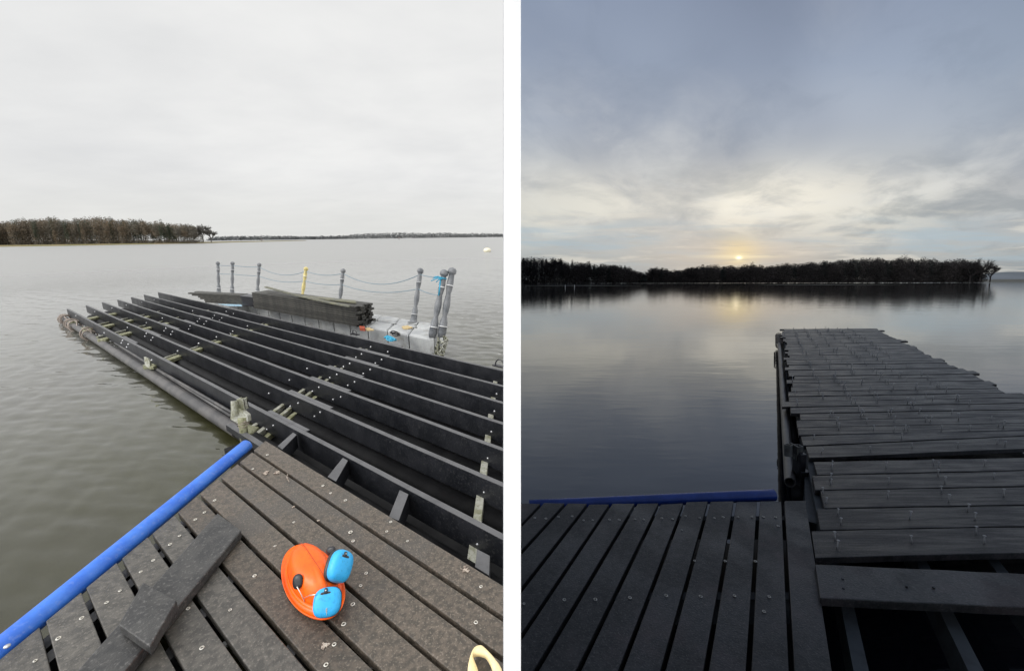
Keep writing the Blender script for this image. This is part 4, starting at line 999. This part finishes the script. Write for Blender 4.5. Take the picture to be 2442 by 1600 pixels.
# island wood, day side
prof_L = [(-60, 524), (0, 525), (40, 526), (75, 520), (100, 522), (115, 519), (155, 517), (180, 522), (215, 518), (235, 516), (270, 516), (300, 522), (328, 520), (350, 521), (365, 526), (395, 527), (420, 532), (445, 533), (470, 534), (485, 537)]
def interp(pr, x):
    for (a, b_), (c, d) in zip(pr, pr[1:]):
        if a <= x <= c: return b_ + (d - b_) * (x - a) / (c - a)
    return pr[0][1] if x < pr[0][0] else pr[-1][1]
def wood(side, profl, x0, x1, dist, step, rows, mats, kinds, lab, rnd, sz, dens, name):
    B = {k: MB() for k in ('twig', 'twig2', 'con', 'bark')}
    x = x0
    while x < x1:
        for r_ in range(rows):
            px = x + rnd.uniform(-step, step) * .6; dd = dist + r_ * 9 + rnd.uniform(-3, 3)
            ht = top_h(px, interp(profl, px) + rnd.choice([-1, 0, 2, 3, 5, 8]) + (3 if r_ == 0 else 0), dd, side)
            g = ground_pt(px, dd, side, 0.0); hh = ht - g.z
            kind = rnd.random()
            wdt = step * dd / F * rnd.uniform(.85, 1.35) * (1.25 if side == 'R' else 1)
            if kind < kinds:
                if rnd.random() < .35: hh *= 1.1
                n0 = 6; wdt *= 1.1
                for k in range(n0):
                    f_ = k / n0; leaves(B['con'], Vector((g.x, g.y, g.z + hh * (.35 + .65 * f_) - hh * .05)), wdt * (1.0 - f_ * .85) * .6, wdt * .7, hh * .13, int(dens * .22), sz * .8, rnd)
            else:
                key = 'twig' if rnd.random() < .6 else 'twig2'
                leaves(B[key], Vector((g.x, g.y, g.z + hh * .66)), wdt, wdt, hh * .34, int(dens * .9), sz, rnd)
                for k in range(3):
                    cc = Vector((g.x + rnd.uniform(-.6, .6) * wdt, g.y + rnd.uniform(-.5, .5) * wdt, g.z + hh * rnd.uniform(.4, .75)))
                    leaves(B[key], cc, wdt * .5, wdt * .5, hh * .18, int(dens * .2), sz * .8, rnd)
                if side == 'R' or px < 320 or r_ == 2: leaves(B[key], Vector((g.x, g.y, g.z + hh * .28)), wdt * 1.2, wdt, hh * .30, int(dens * (1.1 if side == 'R' else .75)), sz, rnd)
            leaves(B['twig'], Vector((g.x, g.y, g.z + hh * .06)), wdt * 1.1, wdt * .6, hh * .08, int(dens * .2), sz * .8, rnd)
            if rnd.random() < .35: B['bark'].tube([g, g + Vector((rnd.uniform(-.4, .4), 0, hh * .5)), g + Vector((rnd.uniform(-.8, .8), 0, hh * .85))], 0, 5, True, [.16 * hh / 12, .12 * hh / 12, .05])
            if rnd.random() < .4: B['bark'].tube([g + Vector((.9, 0, 0)), g + Vector((rnd.uniform(.4, 2), 0, hh * .6))], 0, 5, True, [.16 * hh / 12, .06])
        x += step
    o = ground_pt((x0 + x1) / 2, dist, side, 0)
    for k, mb_ in B.items():
        if mb_.v:
            nm = {'twig': 'bare_woodland', 'twig2': 'russet_woodland', 'con': 'evergreen_woodland', 'bark': 'woodland_trunks'}[k]
            mb_.build(nm, M[mats[k]], side, origin=o, kind='stuff')
rnd = random.Random(3)
wood('L', prof_L, -70, 482, 250, 8.0, 3, {'twig': 'twig', 'twig2': 'twig_russet', 'con': 'conifer', 'bark': 'bark'}, .22, '', rnd, .42, 420, 'island_wood')
def bare_tree(px, pyt, pyb, dist, side, lab, mat, seed, sp=1.0, tw=6):
    rr = random.Random(seed); top = top_h(px, pyt, dist, side); g = ground_pt(px, dist, side, .1); hh = top - g.z
    t = thing('bare_tree', g, lab, 'tree', side); b = MB(); b.tube([g, g + Z * hh * .3], 0, 7, True, [hh * .028, hh * .02]); b.build('trunk', M[mat], side, parent=t)
    b = MB()
    for k in range(10):
        a = k / 10 * 6.28 + rr.random(); d = Vector((math.cos(a) * .75 * sp, math.sin(a) * .6, rr.uniform(.5, 1.2))).normalized()
        limb(b, g + Z * hh * rr.uniform(.16, .36), d, hh * .26, hh * .013, 2, rr, tw * 3)
    b.build('crown', M[mat], side, parent=t)
bare_tree(489, 528, 573, 262, 'L', 'bare tall tree near the tip of the island, left of the last one', 'bark', 5)
bare_tree(508, 540, 573, 262, 'L', 'bare spreading tree standing last at the tip of the island', 'bark', 8, 1.1)
bare_tree(470, 531, 574, 262, 'L', 'bare twiggy tree at the island wood edge, third from the tip', 'bark', 11)
# reedy bank
def bank(name, pix_edge, side, mat, zt, back, kind='structure'):
    fr_ = [PT(x, y, WZ, side) for x, y in pix_edge]; bk = [p + (Vector((p.x, p.y, 0)).normalized() * bkd) for p, bkd in zip(fr_, back)]
    b = MB(); vs = []
    n = len(fr_)
    for p, q_ in zip(fr_, bk):
        vs += [p - Z * .3, p + Z * zt * .4 + (q_ - p) * .02, p + Z * zt + (q_ - p) * .3, q_ + Z * zt, q_ - Z * .3]
    fs = [(i * 5 + k, i * 5 + k + 1, i * 5 + 6 + k, i * 5 + 5 + k) for i in range(n - 1) for k in range(4)]
    b.add(vs, fs); return b.build(name, M[mat], side, kind=kind)
bank('reed_bank', [(-200, 592), (0, 589), (150, 587), (330, 583.5), (500, 580), (600, 577.5), (680, 575.5), (730, 574.3)], 'L', 'reed', .45, [120, 130, 130, 120, 110, 60, 40, 10])
# distant wood strips
def farshore(name, profl, base, dist, side, mat, lab, seed, sz, dn):
    rr = random.Random(seed); b = MB(); x = profl[0][0]
    while x < profl[-1][0]:
        px = x + rr.uniform(-2, 2); dd = dist + rr.uniform(-20, 60); top = top_h(px, interp(profl, px) + rr.choice([0, 1, 1.5, 2]), dd, side); g = ground_pt(px, dd, side, WZ)
        hh = max(1.5, top - g.z)
        leaves(b, g + Z * hh * .62, hh * .6, hh * .5, hh * .38, dn, sz * dd / F, rr); leaves(b, g + Z * hh * .25, hh * .8, hh * .5, hh * .3, dn, sz * dd / F, rr); x += 3.0
    return b.build(name, M[mat], side, origin=ground_pt(900, dist, side), kind='stuff')
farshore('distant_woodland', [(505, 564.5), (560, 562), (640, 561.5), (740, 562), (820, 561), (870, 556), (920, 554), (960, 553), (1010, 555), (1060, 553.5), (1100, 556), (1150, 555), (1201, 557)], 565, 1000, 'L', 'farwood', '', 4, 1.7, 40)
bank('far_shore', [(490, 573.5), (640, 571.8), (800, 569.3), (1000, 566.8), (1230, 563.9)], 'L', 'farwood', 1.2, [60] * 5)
# buoy and markers
by = PL(1162, 601, WZ); kb = fdepth(by) / F
bo = thing('buoy', by, 'cream round mooring buoy floating alone on the grey water at the right', 'buoy')
MB().ball(by + Z * kb * 3.5, kb * 9, kb * 9, kb * 6.2, n=20, m=12).build('float_ball', M['buoy'], parent=bo, smooth=True)
MB().ring(by + Z * kb * 9.8, kb * 1.2, kb * .35, Vector((0, 1, 0)), 12, 5).build('ring', M['galv'], parent=bo, smooth=True)
for x, y, lab in ((628, 571.5, 'tiny channel marker off the tip of the reed bank'), (954, 567.5, 'tiny dark marker far out on the water below the distant wood')):
    p = ground_pt(x, 420, 'L'); k = .42; mk = thing('channel_marker', p, lab, 'marker')
    MB().lathe(p, p + Z * k * 4, [(0, k * 1.6), (.3, k * 1.5), (.4, k * .5), (1, k * .3)], 10).build('body', M['farwood'], parent=mk)
    MB().ball(p + Z * k * 4.4, k * .8).build('topmark', M['deb_red'], parent=mk)

# evening woods
prof_R = [(1225, 611), (1243, 611.7), (1280, 612), (1306, 614), (1351, 619), (1371, 625.5), (1394, 622), (1411, 624), (1419, 630), (1439, 626), (1472, 628), (1482, 634), (1507, 638), (1527, 646), (1541, 655), (1546, 645), (1560, 637), (1583, 638), (1608, 641), (1633, 642), (1653, 636), (1684, 634), (1709, 630.6), (1734, 634), (1764, 632),
          (1797, 629), (1830, 633), (1868, 628), (1945, 624), (1974, 621.7), (2005, 620.4), (2051, 615), (2069, 614), (2095, 611.4), (2120, 618), (2151, 611.4), (2185, 612.7), (2215, 615), (2246, 619), (2288, 617), (2318, 620), (2335, 628), (2350, 640)]
rnd = random.Random(12)
rm = {'twig': 'r_twig', 'twig2': 'r_twig', 'con': 'r_conifer', 'bark': 'r_twig'}
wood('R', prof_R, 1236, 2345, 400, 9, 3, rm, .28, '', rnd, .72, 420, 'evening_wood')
bare_tree(1323, 604, 668, 396, 'R', 'bare tree rising above the evening wood at the far left', 'r_twig', 21, 1, 7)
bare_tree(1560, 632, 668, 396, 'R', 'bare tree just right of the notch in the evening wood', 'r_twig', 22, 1, 7)
bare_tree(1653, 629, 668, 396, 'R', 'bare tree left of the setting sun', 'r_twig', 23, 1, 7)
bare_tree(2322, 611, 664, 396, 'R', 'bare tree third from the right end of the evening wood', 'r_twig', 24, 1, 7)
bare_tree(2346, 608, 664, 396, 'R', 'tall bare tree second from the right end of the evening wood', 'r_twig', 25, 1, 8)
bare_tree(2371, 623, 663, 396, 'R', 'bare spreading tree last at the right end of the evening wood', 'r_twig', 26, 1.2, 8)
bank('mud_bank', [(1200, 676.5), (1400, 675.5), (1600, 674.8), (1900, 673.6), (2200, 672.8), (2442, 671.9), (2600, 671.5)], 'R', 'r_bank', 1.0, [60, 60, 60, 60, 60, 60, 60])
def spit(xs, y, w_):
    fr_ = [PR(x, y + (0 if 0 < i < len(xs) - 1 else .0), WZ) for i, x in enumerate(xs)]
    b = MB(); vs = []; n = len(xs)
    for i, p in enumerate(fr_):
        q = p + Vector((p.x, p.y, 0)).normalized() * w_ * (math.sin(math.pi * i / (n - 1)) + .02); vs += [p - Z * .05, p + Z * .06, q + Z * .06, q - Z * .05]
    b.add(vs, [(i * 4 + k, i * 4 + k + 1, i * 4 + 5 + k, i * 4 + 4 + k) for i in range(n - 1) for k in range(3)])
    b.build('mud_spit', M['r_bank'], 'R', kind='structure')
spit([1246, 1300, 1380, 1450, 1530], 682, 25); spit([1800, 1860, 1950, 2050, 2160], 680, 25)
def ridge(name, profl, dist, side, mat, zb=WZ):
    b = MB(); n = len(profl); vs = []
    for x, y in profl:
        g = ground_pt(x, dist, side, zb - 1); g2 = ground_pt(x, dist + 120, side, zb); t_ = Vector((g2.x, g2.y, at_depth(x, y, dist + 120, side).z)); g3 = ground_pt(x, dist + 260, side, zb)
        vs += [g, t_, g3]
    b.add(vs, [(i * 3 + k, i * 3 + 1 + k, i * 3 + 4 + k, i * 3 + 3 + k) for i in range(n - 1) for k in (0, 1)])
    return b.build(name, M[mat], side, kind='structure')
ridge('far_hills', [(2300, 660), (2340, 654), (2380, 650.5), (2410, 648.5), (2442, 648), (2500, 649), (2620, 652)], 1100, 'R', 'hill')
ridge('far_bank', [(2230, 668.5), (2300, 667), (2442, 665.8), (2600, 666)], 700, 'R', 'r_bank')
0 and farshore('distant_hill', [(2330, 654), (2380, 650), (2420, 647.5), (2460, 648), (2600, 650)], 664, 1100, 'R', 'farwood', '', 9, 1.8, 30)
for x in (1348, 1370):
    p = PR(x, 686, WZ); mk = thing('channel_marker', p, 'small pale stake standing in the evening water, %s of the pair' % ('left' if x == 1348 else 'right'), 'stake', 'R', 'stakes in the evening water')
    MB().lathe(p, p + Z * .9, [(0, .1), (.8, .1), (1, .03)], 8).build('stake', M['band'], 'R', parent=mk)

for o in bpy.data.objects:
    if '_o' in o: del o['_o']
S.render.engine = 'CYCLES'
S.cycles.max_bounces = 8; S.cycles.diffuse_bounces = 3; S.cycles.glossy_bounces = 4
